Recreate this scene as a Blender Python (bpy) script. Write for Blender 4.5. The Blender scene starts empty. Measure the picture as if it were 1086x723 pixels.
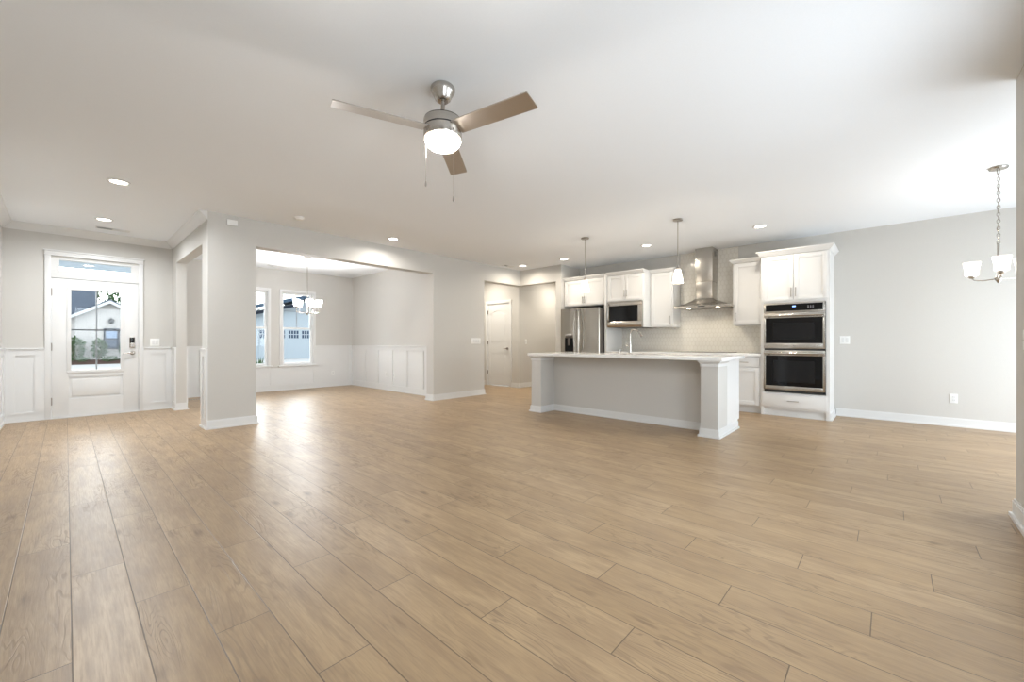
import bpy, bmesh, math, random
from mathutils import Vector, Matrix
random.seed(7)
C = bpy.context.scene.collection
SC = bpy.context.scene
R = math.radians

# ------------------------------------------------------------------ camera
CAM_A = R(42.64)
cam = bpy.data.objects.new('camera', bpy.data.cameras.new('camera'))
C.objects.link(cam)
cam.location = (0, 0, 1.0975)
cam.rotation_euler = (R(90), 0, CAM_A - R(90))
cam.data.lens = 36 * 436.0 / 1086
cam.data.sensor_width = 36
cam.data.shift_y = 1.25 / 1086
cam.data.clip_start = 0.02
SC.camera = cam

# ------------------------------------------------------------------ world, daylight, exposure
SC.view_settings.view_transform = 'Standard'
SC.view_settings.look = 'None'
SC.view_settings.gamma = 1
SC.view_settings.use_curve_mapping = False
SC.view_settings.exposure = 0.24
SC.cycles.max_bounces = 10
SC.cycles.diffuse_bounces = 6
SC.cycles.glossy_bounces = 4
SC.cycles.transparent_max_bounces = 12
SC.cycles.sample_clamp_indirect = 6
SC.cycles.use_denoising = True

world = bpy.data.worlds.new('sky'); SC.world = world
world.use_nodes = True
wt = world.node_tree
sky = wt.nodes.new('ShaderNodeTexSky'); sky.sky_type = 'NISHITA'
sky.sun_disc = False; sky.sun_elevation = R(48); sky.sun_rotation = R(200)
hazemix = wt.nodes.new('ShaderNodeMix'); hazemix.data_type = 'RGBA'
hazemix.inputs[0].default_value = 0.72
hazemix.inputs[7].default_value = (0.9, 0.96, 1.0, 1)
skys = wt.nodes.new('ShaderNodeVectorMath'); skys.operation = 'SCALE'; skys.inputs[3].default_value = 0.16
wt.links.new(sky.outputs[0], skys.inputs[0])
wt.links.new(skys.outputs[0], hazemix.inputs[6])
bgn = wt.nodes['Background']
# glow added low in the sky over the street to make the floor sheen
tcd = wt.nodes.new('ShaderNodeTexCoord')
dotn = wt.nodes.new('ShaderNodeVectorMath'); dotn.operation = 'DOT_PRODUCT'; dotn.inputs[1].default_value = (.02, .968, .25)
glow = wt.nodes.new('ShaderNodeMapRange'); glow.interpolation_type = 'SMOOTHSTEP'
for gi, gv in zip((1, 2, 3, 4), (.86, .992, 0, 2.3)): glow.inputs[gi].default_value = gv
wt.links.new(tcd.outputs['Generated'], dotn.inputs[0]); wt.links.new(dotn.outputs['Value'], glow.inputs[0])
addn = wt.nodes.new('ShaderNodeVectorMath'); addn.operation = 'ADD'
wt.links.new(hazemix.outputs[2], addn.inputs[0]); wt.links.new(glow.outputs[0], addn.inputs[1])
wt.links.new(addn.outputs[0], bgn.inputs[0])
bgn.inputs[1].default_value = 2.4

def area_light(name, loc, rot, sx, sy, power, col, spread=180, shape='RECTANGLE'):
    l = bpy.data.lights.new(name, 'AREA'); l.shape = shape
    l.size = sx
    if shape == 'RECTANGLE': l.size_y = sy
    l.energy = power; l.color = col; l.spread = R(spread)
    o = bpy.data.objects.new(name, l); C.objects.link(o)
    o.location = loc; o.rotation_euler = rot
    return o
def sun_light():
    l = bpy.data.lights.new('sun', 'SUN'); l.energy = .5; l.angle = R(4); l.color = (1, .96, .9)
    o = bpy.data.objects.new('sun', l); C.objects.link(o)
    o.rotation_euler = (R(42), 0, R(-28))
sun_light()
DAY = (0.80, 0.90, 1.0)
# daylight standing in the rear windows and in the breakfast nook's glass wall
area_light('window_daylight', (0.75, -0.70, 1.35), (R(90), 0, 0), 1.2, 1.7, 36, DAY)
area_light('window_daylight', (2.75, -0.70, 1.35), (R(90), 0, 0), 1.2, 1.7, 36, DAY)
area_light('nook_daylight', (5.94, -2.28, 1.0), (R(90), 0, 0), 3.0, 1.7, 80, DAY)

area_light('hall_fill', (6.70, 7.35, 2.735), (0, 0, 0), .14, .14, 21, (1, .92, .80), 165, 'DISK')  # two unseen lamps added to brighten the hall, without fixtures
area_light('hall_fill', (8.6, 5.92, 2.735), (0, 0, 0), .14, .14, 21, (1, .92, .80), 165, 'DISK')
area_light('dining_fill', (3.2, 11.5, 3.3), (R(-52), 0, 0), 2.6, 1.4, 230, DAY, 130)  # lamp added outside above the windows to brighten the dining room

# ------------------------------------------------------------------ node helper and materials
class NT:
    def __init__(s, name):
        s.m = bpy.data.materials.new(name); s.m.use_nodes = True
        s.t = s.m.node_tree; s.p = s.t.nodes['Principled BSDF']
        s.out = s.t.nodes['Material Output']
    def n(s, typ, **kw):
        x = s.t.nodes.new(typ)
        for k, v in kw.items(): setattr(x, k, v)
        return x
    def put(s, sock, v):
        if v is None: return
        if hasattr(v, 'is_output') or isinstance(v, bpy.types.NodeSocket): s.t.links.new(v, sock)
        else: sock.default_value = v
    def math(s, op, a, b=None, c=None):
        x = s.n('ShaderNodeMath', operation=op)
        s.put(x.inputs[0], a); s.put(x.inputs[1], b)
        if c is not None: s.put(x.inputs[2], c)
        return x.outputs[0]
    def vmath(s, op, a, b=None):
        x = s.n('ShaderNodeVectorMath', operation=op)
        s.put(x.inputs[0], a); s.put(x.inputs[1], b)
        return x.outputs['Value'] if op in ('DOT_PRODUCT', 'LENGTH', 'DISTANCE') else x.outputs[0]
    def mix(s, f, a, b, blend='MIX'):
        x = s.n('ShaderNodeMix', data_type='RGBA', blend_type=blend)
        s.put(x.inputs[0], f); s.put(x.inputs[6], a); s.put(x.inputs[7], b)
        return x.outputs[2]
    def comb(s, x, y, z):
        c = s.n('ShaderNodeCombineXYZ')
        s.put(c.inputs[0], x); s.put(c.inputs[1], y); s.put(c.inputs[2], z)
        return c.outputs[0]
    def noise(s, vec, scale, detail=4, rough=.5, dist=0):
        x = s.n('ShaderNodeTexNoise'); s.put(x.inputs['Vector'], vec)
        x.inputs['Scale'].default_value = scale; x.inputs['Detail'].default_value = detail
        x.inputs['Roughness'].default_value = rough; x.inputs['Distortion'].default_value = dist
        return x.outputs['Fac']
    def ramp(s, f, a, b, lo=0., hi=1.):
        x = s.n('ShaderNodeMapRange'); x.clamp = True
        s.put(x.inputs[0], f)
        for i, v in zip((1, 2, 3, 4), (a, b, lo, hi)): x.inputs[i].default_value = v
        return x.outputs[0]
    def bump(s, h, strength=.2, dist=.01):
        x = s.n('ShaderNodeBump'); x.inputs['Strength'].default_value = strength
        x.inputs['Distance'].default_value = dist
        s.put(x.inputs['Height'], h); s.t.links.new(x.outputs[0], s.p.inputs['Normal'])
    def pos(s): return s.n('ShaderNodeNewGeometry').outputs['Position']
    def obj(s): return s.n('ShaderNodeTexCoord').outputs['Object']
    def sep(s, v):
        x = s.n('ShaderNodeSeparateXYZ'); s.put(x.inputs[0], v); return x.outputs
    def col(s, c): s.put(s.p.inputs['Base Color'], c if not isinstance(c, tuple) else (*c, 1) if len(c) == 3 else c)
    def rough(s, r): s.put(s.p.inputs['Roughness'], r)
    def metal(s, v): s.p.inputs['Metallic'].default_value = v

def paint(name, c, rough=.6, speck=.03, bump=.04, scale=90):
    t = NT(name); f = t.noise(t.pos(), scale, 3)
    t.col(t.mix(f, (*[x * (1 - speck) for x in c], 1), (*[min(1, x * (1 + speck)) for x in c], 1)))
    t.rough(rough)
    if bump: t.bump(f, bump, .002)
    return t.m
def metal(name, c, rough=.3, brushed=None, aniso=0.):
    t = NT(name); t.metal(1); p = t.pos()
    if brushed:
        x = t.n('ShaderNodeVectorMath', operation='MULTIPLY'); t.put(x.inputs[0], p); x.inputs[1].default_value = brushed
        f = t.ramp(t.noise(x.outputs[0], 1, 2), 0, 1, .35, .65)
    else: f = t.noise(p, 40, 2)
    t.col(t.mix(f, (*[v * .93 for v in c], 1), (*c, 1)))
    t.rough(t.ramp(f, .2, .8, rough * .96, rough * 1.05))
    return t.m
def glossy(name, c, rough=.1, noise=.02, spec=.5):
    t = NT(name); f = t.noise(t.pos(), 25, 2)
    t.col(t.mix(f, (*[v * (1 - noise) for v in c], 1), (*c, 1))); t.rough(rough)
    t.p.inputs['Specular IOR Level'].default_value = spec
    return t.m
def emit(name, c, strength, base=(.9, .9, .9)):
    t = NT(name); f = t.noise(t.pos(), 30, 1)
    t.col(base); t.p.inputs['Emission Color'].default_value = (*c, 1)
    t.put(t.p.inputs['Emission Strength'], t.ramp(f, 0, 1, strength * .97, strength * 1.03))
    return t.m
def shade_glass(name, c, strength, clear=.45):
    t = NT(name); f = t.noise(t.pos(), 60, 2)
    em = t.n('ShaderNodeEmission'); em.inputs[0].default_value = (*c, 1)
    t.put(em.inputs[1], t.ramp(f, 0, 1, strength * .95, strength * 1.05))
    tl = t.n('ShaderNodeBsdfDiffuse'); tl.inputs[0].default_value = (.9, .89, .87, 1)
    ad = t.n('ShaderNodeAddShader'); t.t.links.new(em.outputs[0], ad.inputs[0]); t.t.links.new(tl.outputs[0], ad.inputs[1])
    tr = t.n('ShaderNodeBsdfTransparent'); mx = t.n('ShaderNodeMixShader'); mx.inputs[0].default_value = 1 - clear
    t.t.links.new(tr.outputs[0], mx.inputs[1]); t.t.links.new(ad.outputs[0], mx.inputs[2])
    t.t.links.new(mx.outputs[0], t.out.inputs[0])
    return t.m
def pane_glass(name, tint=(.96, .98, .98)):
    t = NT(name)
    tr = t.n('ShaderNodeBsdfTransparent'); tr.inputs[0].default_value = (*tint, 1)
    gl = t.n('ShaderNodeBsdfGlossy'); gl.inputs['Roughness'].default_value = .01
    fr = t.n('ShaderNodeFresnel'); fr.inputs[0].default_value = 1.3
    f = t.noise(t.pos(), 2, 1)
    mx = t.n('ShaderNodeMixShader'); t.put(mx.inputs[0], t.math('MULTIPLY', fr.outputs[0], t.ramp(f, 0, 1, .9, 1.)))
    t.t.links.new(tr.outputs[0], mx.inputs[1]); t.t.links.new(gl.outputs[0], mx.inputs[2])
    t.t.links.new(mx.outputs[0], t.out.inputs[0])
    return t.m

def floor_mat():
    t = NT('oak_planks')
    W, L = .1835, 1.22
    x, y, z = t.sep(t.obj())
    u = t.math('DIVIDE', t.math('SUBTRACT', x, .016), W)
    row = t.math('FLOOR', u); fu = t.math('FRACT', u)
    v = t.math('ADD', t.math('DIVIDE', y, L), t.math('MULTIPLY_ADD', row, .387, -.303))
    pl = t.math('FLOOR', v); fv = t.math('FRACT', v)
    w2 = t.n('ShaderNodeTexWhiteNoise', noise_dimensions='2D'); t.put(w2.inputs['Vector'], t.comb(row, pl, 0))
    idn = w2.outputs[0]
    w3 = t.n('ShaderNodeTexWhiteNoise', noise_dimensions='2D'); t.put(w3.inputs['Vector'], t.comb(pl, row, 0))
    idn2 = w3.outputs[0]
    off = t.math('MULTIPLY', idn, 57.0)
    # fine pores
    fine = t.noise(t.comb(t.math('MULTIPLY', x, 170), t.math('MULTIPLY', y, 8), off), 1, 5, .62)
    mid = t.noise(t.comb(t.math('MULTIPLY', x, 34), t.math('MULTIPLY', y, 2.6), off), 1, 4, .6)
    blotch = t.noise(t.comb(t.math('MULTIPLY', x, 7), t.math('MULTIPLY', y, 2.4), off), 1, 4, .6)
    # broad flame figure: contour lines of a stretched noise field
    fld = t.noise(t.comb(t.math('MULTIPLY', x, 8), t.math('MULTIPLY', y, 1.1), off), 1, 3, .45, .3)
    rings = t.math('SINE', t.math('MULTIPLY', fld, 130.0))
    rings = t.ramp(rings, .35, 1.0, 0, 1)
    mask = t.ramp(t.noise(t.comb(t.math('MULTIPLY', x, 5), t.math('MULTIPLY', y, 1.3), t.math('ADD', off, 3.0)), 1, 2), .48, .64, .04, 1.)
    rings = t.math('MULTIPLY', rings, mask)
    # knots: sparse dark spots drawn out along the grain
    vo = t.n('ShaderNodeTexVoronoi'); vo.inputs['Scale'].default_value = 1
    wob = t.math('MULTIPLY', t.math('SUBTRACT', mid, .5), .8)
    t.put(vo.inputs['Vector'], t.comb(t.math('ADD', t.math('MULTIPLY', x, 9), wob), t.math('MULTIPLY', y, 2.6), off))
    gate = t.math('GREATER_THAN', t.sep(vo.outputs['Color'])[0], .62)
    knot = t.math('MULTIPLY', t.ramp(vo.outputs['Distance'], .03, .20, 1, 0), gate)
    streak = t.ramp(t.noise(t.comb(t.math('MULTIPLY', x, 15), t.math('MULTIPLY', y, 2.2), t.math('ADD', off, 9.0)), 1, 4, .6), .60, .80, 0, 1)
    base = t.mix(idn2, (.345, .234, .124, 1), (.425, .300, .170, 1))
    c = t.mix(t.ramp(blotch, .42, .66, 0, .62), base, (.26, .17, .095, 1))
    c = t.mix(t.ramp(mid, .45, .68, 0, .5), c, (.235, .155, .09, 1))
    c = t.mix(t.ramp(fine, .42, .68, 0, .42), c, (.22, .145, .085, 1))
    c = t.mix(t.math('MULTIPLY', rings, .5), c, (.17, .115, .07, 1))
    c = t.mix(t.math('MULTIPLY', streak, .55), c, (.16, .10, .055, 1))
    c = t.mix(t.math('MULTIPLY', knot, .75), c, (.12, .07, .035, 1))
    # seams
    du = t.math('MULTIPLY', t.math('MINIMUM', fu, t.math('SUBTRACT', 1.0, fu)), W)
    dv = t.math('MULTIPLY', t.math('MINIMUM', fv, t.math('SUBTRACT', 1.0, fv)), L)
    d = t.math('MINIMUM', du, dv)
    seam = t.ramp(d, .0008, .0028, 1, 0)
    c = t.mix(t.math('MULTIPLY', seam, .85), c, (.07, .045, .025, 1))
    t.col(c)
    t.rough(t.ramp(t.math('ADD', fine, t.math('MULTIPLY', rings, .35)), .3, .9, .33, .46))
    h = t.math('SUBTRACT', t.math('SUBTRACT', t.math('MULTIPLY', fine, .35), t.math('MULTIPLY', rings, .45)), t.math('MULTIPLY', seam, .8))
    t.bump(h, .32, .0022)
    t.p.inputs['Specular IOR Level'].default_value = .55
    return t.m

def tile_mat():
    t = NT('picket_tile')
    x, y, z = t.sep(t.pos())
    # elongated hexagon lattice
    a = t.math('DIVIDE', y, .062); b = t.math('DIVIDE', z, .102)
    def cell(ox, oy):
        fa = t.math('SUBTRACT', t.math('FRACT', t.math('ADD', a, ox)), .5)
        fb = t.math('MULTIPLY', t.math('SUBTRACT', t.math('FRACT', t.math('DIVIDE', t.math('ADD', b, oy), 1.5)), .5), 1.5)
        return t.math('ABSOLUTE', fa), t.math('ABSOLUTE', fb)
    def hexd(p):
        return t.math('MAXIMUM', t.math('MULTIPLY', p[0], 2.0), t.math('ADD', p[0], t.math('MULTIPLY', p[1], 2.0)))
    d = t.math('MINIMUM', hexd(cell(0, 0)), hexd(cell(.5, .75)))
    grout = t.ramp(d, .88, .97, 0, 1)
    f = t.noise(t.pos(), 6, 3)
    t.col(t.mix(grout, t.mix(f, (.70, .67, .61, 1), (.79, .76, .70, 1)), (.56, .52, .45, 1)))
    t.rough(t.ramp(grout, 0, 1, .12, .8))
    t.bump(t.math('SUBTRACT', t.math('MULTIPLY', f, .25), grout), .45, .003)
    return t.m

def plank_siding(name, c):
    t = NT(name); x, y, z = t.sep(t.pos())
    f = t.math('FRACT', t.math('DIVIDE', x, .41)); g = t.ramp(f, .0, .1, 1, 0)
    t.col(t.mix(t.math('MULTIPLY', g, .25), (*c, 1), (*[v * .7 for v in c], 1))); t.rough(.7); t.bump(g, .5, .02)
    return t.m
def shingle(name, c):
    t = NT(name); x, y, z = t.sep(t.pos())
    f = t.noise(t.comb(t.math('MULTIPLY', x, 3), t.math('MULTIPLY', y, 7), t.math('MULTIPLY', z, 14)), 1, 4)
    t.col(t.mix(f, (*[v * .6 for v in c], 1), (*[v * 1.3 for v in c], 1))); t.rough(.85); t.bump(f, .4, .02)
    return t.m
def earth(name, c1, c2, scale):
    t = NT(name); f = t.noise(t.pos(), scale, 6, .7)
    t.col(t.mix(f, (*c1, 1), (*c2, 1))); t.rough(.9); t.bump(f, .5, .02)
    return t.m

MW = paint('wall_paint_greige', (.565, .550, .518), .62)
MT = paint('white_trim_enamel', (.70, .70, .69), .35, .012, .0)
MC = paint('ceiling_paint', (.83, .855, .88), .8, .02, .05)
MCAB = paint('cabinet_white', (.735, .73, .715), .32, .012, .0)
MF = floor_mat()
MQ = paint('white_quartz', (.84, .835, .82), .12, .03, 0, 14)
MTILE = tile_mat()
MSS = metal('brushed_stainless', (.54, .515, .475), .25, (3, 3, 260))
MSSH = metal('brushed_stainless_fridge', (.42, .39, .345), .2, (90, 90, 2))
MNI = metal('brushed_nickel', (.50, .47, .43), .24)
MNID = metal('satin_nickel_dark', (.40, .37, .34), .32)
MBL = metal('fan_blade_silver', (.56, .525, .49), .36, (2, 2, 2))
MBLK = glossy('black_glass', (.004, .004, .0045), .05, spec=.28)
MDK = glossy('dark_plastic', (.02, .02, .02), .35)
MSIDE = glossy('fridge_side_grey', (.11, .10, .09), .4)
MWHP = glossy('white_plastic', (.82, .82, .80), .35)
MBULB = emit('lit_lens', (1, .93, .83), 9)
MLED = emit('clock_display', (.25, .45, 1), 2.5, (.02, .02, .03))
MSH = shade_glass('frosted_shade_warm', (1, .92, .80), 1.5)
MSHD = shade_glass('frosted_shade_white', (1, .95, .87), 1.5)
MBOWL = shade_glass('frosted_bowl', (1, .90, .76), 2.2)
MPANE = pane_glass('window_glass')
MVINYL = glossy('white_vinyl', (.82, .83, .83), .4)
MGRID = glossy('grey_grid_bar', (.24, .265, .28), .4)

# ------------------------------------------------------------------ mesh builder
JIT = random.Random(3)
class MB:
    def __init__(s): s.b = bmesh.new()
    def box(s, x0, x1, y0, y1, z0, z1, bev=0.):
        if x1 < x0: x0, x1 = x1, x0
        if y1 < y0: y0, y1 = y1, y0
        if z1 < z0: z0, z1 = z1, z0
        j = lambda: JIT.uniform(.00002, .00035)   # hair-thin differences so no two faces coincide
        x0 -= j(); x1 += j(); y0 -= j(); y1 += j(); z1 += j()
        r = bmesh.ops.create_cube(s.b, size=1)
        for v in r['verts']:
            v.co = ((x0 + x1) / 2 + v.co.x * (x1 - x0), (y0 + y1) / 2 + v.co.y * (y1 - y0), (z0 + z1) / 2 + v.co.z * (z1 - z0))
        if bev:
            es = list({e for v in r['verts'] for e in v.link_edges})
            bmesh.ops.bevel(s.b, geom=es, offset=bev, segments=2, affect='EDGES', profile=.6)
        return s
    def frustum(s, lo, hi, z0, z1):
        vs = []
        for (x0, x1, y0, y1), z in ((lo, z0), (hi, z1)):
            vs += [s.b.verts.new(p) for p in ((x0, y0, z), (x1, y0, z), (x1, y1, z), (x0, y1, z))]
        for f in ((3, 2, 1, 0), (4, 5, 6, 7), (0, 1, 5, 4), (1, 2, 6, 5), (2, 3, 7, 6), (3, 0, 4, 7)):
            s.b.faces.new([vs[i] for i in f])
        return s
    def prism(s, pts, axis, a0, a1):
        def P(p, a):
            return {'x': (a, p[0], p[1]), 'y': (p[0], a, p[1]), 'z': (p[0], p[1], a)}[axis]
        A = [s.b.verts.new(P(p, a0)) for p in pts]; B = [s.b.verts.new(P(p, a1)) for p in pts]
        n = len(pts); fs = [s.b.faces.new(A), s.b.faces.new(B)]
        for i in range(n): fs.append(s.b.faces.new((A[i], A[(i + 1) % n], B[(i + 1) % n], B[i])))
        bmesh.ops.recalc_face_normals(s.b, faces=fs)
        return s
    def lathe(s, prof, c, seg=28, axis='z'):
        rings = []
        for r, h in prof:
            ring = []
            for i in range(seg):
                a = 2 * math.pi * i / seg; u, v = r * math.cos(a), r * math.sin(a)
                p = {'z': (c[0] + u, c[1] + v, c[2] + h), 'x': (c[0] + h, c[1] + u, c[2] + v), 'y': (c[0] + u, c[1] + h, c[2] + v)}[axis]
                ring.append(s.b.verts.new(p))
            rings.append(ring)
        fs = []
        for a, b in zip(rings, rings[1:]):
            for i in range(seg): fs.append(s.b.faces.new((a[i], a[(i + 1) % seg], b[(i + 1) % seg], b[i])))
        for ring, r in ((rings[0], prof[0][0]), (rings[-1], prof[-1][0])):
            if r > 1e-5: fs.append(s.b.faces.new(ring))
        bmesh.ops.recalc_face_normals(s.b, faces=fs)
        bmesh.ops.remove_doubles(s.b, verts=[v for rg in rings for v in rg], dist=1e-6)
        return s
    def shell(s, prof, c, seg=28):
        # open thin surface of revolution (no caps)
        rings = []
        for r, h in prof:
            rings.append([s.b.verts.new((c[0] + r * math.cos(2 * math.pi * i / seg), c[1] + r * math.sin(2 * math.pi * i / seg), c[2] + h)) for i in range(seg)])
        for a, b in zip(rings, rings[1:]):
            for i in range(seg): s.b.faces.new((a[i], a[(i + 1) % seg], b[(i + 1) % seg], b[i]))
        return s
    def tube(s, pts, r, seg=10, closed=False, cap=True):
        pts = [Vector(p) for p in pts]; n = len(pts); rings = []
        ref = None
        for i in range(n):
            if closed: d = pts[(i + 1) % n] - pts[i - 1]
            else: d = pts[min(i + 1, n - 1)] - pts[max(i - 1, 0)]
            d.normalize()
            if ref is None:
                ref = Vector((0, 0, 1)) if abs(d.z) < .9 else Vector((1, 0, 0))
            a = d.cross(ref).normalized(); b = a.cross(d).normalized(); ref = b
            rr = r[i] if isinstance(r, (list, tuple)) else r
            rings.append([s.b.verts.new(pts[i] + a * (rr * math.cos(2 * math.pi * k / seg)) + b * (rr * math.sin(2 * math.pi * k / seg))) for k in range(seg)])
        fs = []
        prs = list(zip(rings, rings[1:])) + ([(rings[-1], rings[0])] if closed else [])
        for p, q in prs:
            for k in range(seg): fs.append(s.b.faces.new((p[k], p[(k + 1) % seg], q[(k + 1) % seg], q[k])))
        if cap and not closed: fs += [s.b.faces.new(rings[0]), s.b.faces.new(rings[-1])]
        bmesh.ops.recalc_face_normals(s.b, faces=fs)
        return s
    def cyl(s, p0, p1, r, seg=16): return s.tube([p0, p1], r, seg)
    def build(s, name, mat, parent=None, smooth=True, origin=None):
        me = bpy.data.meshes.new(name)
        off = Vector((0, 0, 0))
        if parent is not None:
            q = parent
            while q is not None: off = off + Vector(q.location); q = q.parent
            o_loc = Vector((0, 0, 0))
        else:
            if origin is None and len(s.b.verts):
                xs = [v.co for v in s.b.verts]
                origin = ((min(v.x for v in xs) + max(v.x for v in xs)) / 2, (min(v.y for v in xs) + max(v.y for v in xs)) / 2, min(v.z for v in xs))
            off = Vector(origin or (0, 0, 0)); o_loc = off
        for v in s.b.verts: v.co = v.co - off
        s.b.to_mesh(me); s.b.free()
        me.materials.append(mat)
        if smooth:
            for p in me.polygons: p.use_smooth = True
            me.set_sharp_from_angle(angle=R(35))
        o = bpy.data.objects.new(name, me); C.objects.link(o)
        o.location = o_loc
        if parent is not None: o.parent = parent
        return o

def empty(name, loc, label=None, cat=None, group=None):
    o = bpy.data.objects.new(name, None); C.objects.link(o); o.location = loc
    o.empty_display_size = .05
    return tag(o, label, cat, group)
def tag(o, label=None, cat=None, group=None, kind=None):
    if label: o['label'] = label
    if cat: o['category'] = cat
    if group: o['group'] = group
    if kind: o['kind'] = kind
    return o
def struct(name, mb, mat, label=None, parent=None):
    o = mb.build(name, mat, parent, origin=(0, 0, 0) if parent is None else None)
    if parent is None: o['kind'] = 'structure'
    if label: o['label'] = label
    return o
def copy_tree(o, parent=None):
    c = o.copy(); C.objects.link(c); c.parent = parent
    for ch in list(o.children): copy_tree(ch, c)
    return c

# ------------------------------------------------------------------ room shell
H = 2.743
K, D, F, G, RX, LX = 7.837, 6.304, 8.809, 10.202, 5.0, 1.21
XL, YB = -.58, -.58            # left and rear wall faces
SX = 4.04                      # end of the rear wall, nook beyond
NY = -2.2                      # nook glass wall

struct('floor', MB().box(-.7, 10.1, -2.35, 10.35, -.1, 0), MF)
struct('ceiling', MB().box(-.7, 10.1, -2.35, 10.35, H, H + .15), MC)

def wall_along_x(name, y0, y1, x0, x1, holes=(), mat=None):
    mb = MB(); xs = x0
    for hx0, hx1, hz0, hz1 in sorted(holes):
        if hx0 > xs: mb.box(xs, hx0, y0, y1, 0, H)
        if hz0 > 0: mb.box(hx0, hx1, y0, y1, 0, hz0)
        if hz1 < H: mb.box(hx0, hx1, y0, y1, hz1, H)
        xs = hx1
    if xs < x1: mb.box(xs, x1, y0, y1, 0, H)
    return struct(name, mb, mat or MW)
def wall_along_y(name, x0, x1, y0, y1, holes=(), mat=None):
    mb = MB(); ys = y0
    for hy0, hy1, hz0, hz1 in sorted(holes):
        if hy0 > ys: mb.box(x0, x1, ys, hy0, 0, H)
        if hz0 > 0: mb.box(x0, x1, hy0, hy1, 0, hz0)
        if hz1 < H: mb.box(x0, x1, hy0, hy1, hz1, H)
        ys = hy1
    if ys < y1: mb.box(x0, x1, ys, y1, 0, H)
    return struct(name, mb, mat or MW)

WIN = [(2.367, 3.057), (3.34, 4.03)]          # dining windows, clear opening
REARW = [(.15, 1.35), (2.15, 3.35)]
wall_along_y('wall_left', XL - .12, XL, YB - .14, F + .15)
wall_along_x('wall_front', F, F + .15, XL, LX + .13, [(-.145, .795, 0, 2.305)])
wall_along_y('wall_foyer', LX, LX + .13, D + .207, F, [(6.617, 8.474, 0, 2.38)])
wall_along_y('wall_porch', LX, LX + .13, F + .15, G + .15)
wall_along_x('wall_dining', D, D + .207, LX, 7.24, [(1.742, 4.667, 0, 2.39), (5.98, 7.24, 0, 2.40)])
wall_along_x('wall_street', G, G + .15, LX + .13, RX + .12, [(a, b, .57, 2.25) for a, b in WIN])
wall_along_y('wall_dining_side', RX, RX + .12, D + .207, G)
wall_along_y('wall_hall_side', 5.86, 5.98, D + .207, 8.5)
wall_along_x('wall_hall_back', 8.5, 8.62, 5.86, 7.5)
wall_along_y('wall_pantry', 7.38, 7.50, 6.57, 8.5, [(6.873, 7.655, 0, 2.075)])
wall_along_x('wall_hall', 6.57, 6.69, 7.50, 9.98)
wall_along_y('wall_kitchen_end', 7.12, 7.24, 5.14, D, [(5.278, D, 0, 2.40)])
wall_along_x('wall_kitchen_return', 5.14, 5.278, 7.24, 9.98)
wall_along_y('wall_hall_end', 9.98, 10.1, 5.14, 6.69)
wall_along_y('wall_kitchen', K, K + .12, NY - .12, 5.14)
wall_along_x('wall_nook', NY - .12, NY, SX, K, [(4.42, 7.46, .05, 2.3)])
wall_along_y('wall_nook_side', SX - .14, SX, NY - .12, YB - .14)
wall_along_x('wall_rear', YB - .14, YB, XL, SX, [(a, b, .5, 2.2) for a, b in REARW])

# baseboards
e = 1000.0
def bb(mb, p0, p1, nrm, h=.1, t=.014, shoe=.028):
    (x0, y0), (x1, y1) = p0, p1
    nx, ny = nrm
    a0, a1 = sorted((y0, y1) if nx else (x0, x1)); w0 = w1 = 0
    if a0 < -500: a0 += e; w0 = 1        # outside corner: each layer wraps by its own thickness
    if a1 > 500: a1 -= e; w1 = 1
    g = .0006 if nx else 0
    for tt, z1 in ((t, h), (t * .6, h + .012), (shoe, .022)):
        b0, b1 = a0 - w0 * (tt - g), a1 + w1 * (tt - g)
        if nx: mb.box(x0, x0 + nx * tt, b0, b1, 0, z1 - g, 0)
        else: mb.box(b0, b1, y0, y0 + ny * tt, 0, z1, 0)
def base(name, segs):
    mb = MB()
    for s in segs: bb(mb, *s)
    return struct(name, mb, MT)
base('baseboard_kitchen', [((K, NY), (K, .60), (-1, 0))])
base('baseboard_dining', [((LX - e, D), (1.742 + e, D), (0, -1)), ((1.742, D - e), (1.742, D + .207 + e), (1, 0)),
                          ((4.667, D - e), (4.667, D + .207 + e), (-1, 0)), ((4.667 - e, D), (5.98 + e, D), (0, -1)),
                          ((5.98, D - e), (5.98, D + .3), (1, 0)), ((LX + .13, D + .207), (1.742 + e, D + .207), (0, 1)),
                          ((4.667 - e, D + .207), (RX, D + .207), (0, 1))])
base('baseboard_foyer', [((LX, D - e), (LX, 6.617 + e), (-1, 0)), ((LX - e, 6.617), (LX + .13 + e, 6.617), (0, 1)),
                         ((LX, 8.474 - e), (LX, F), (-1, 0)), ((LX - e, 8.474), (LX + .13 + e, 8.474), (0, -1)),
                         ((LX + .13, D + .207), (LX + .13, 6.617), (1, 0))])
base('baseboard_front', [((XL, F), (-.2, F), (0, -1)), ((.844, F), (LX, F), (0, -1))])
base('baseboard_left', [((XL, YB), (XL, F), (1, 0))])
base('baseboard_street', [((LX + .13, G), (RX, G), (0, -1))])
base('baseboard_dining_side', [((RX, D + .207), (RX, G), (-1, 0))])
base('baseboard_dining_left', [((LX + .13, 8.474), (LX + .13, G), (1, 0))])
base('baseboard_pantry', [((7.38, 6.57 - e), (7.38, 6.81), (-1, 0)), ((7.38, 7.72), (7.38, 8.5), (-1, 0))])
base('baseboard_hall', [((7.38 - e, 6.57), (9.98, 6.57), (0, -1))])
base('baseboard_kitchen_end', [((7.12, 5.14), (7.12, 5.278 + e), (-1, 0)), ((7.12 - e, 5.278), (9.98, 5.278), (0, 1))])
base('baseboard_rear', [((XL, YB), (SX + e, YB), (0, 1)), ((SX, NY), (SX, YB + e), (1, 0))])

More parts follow.
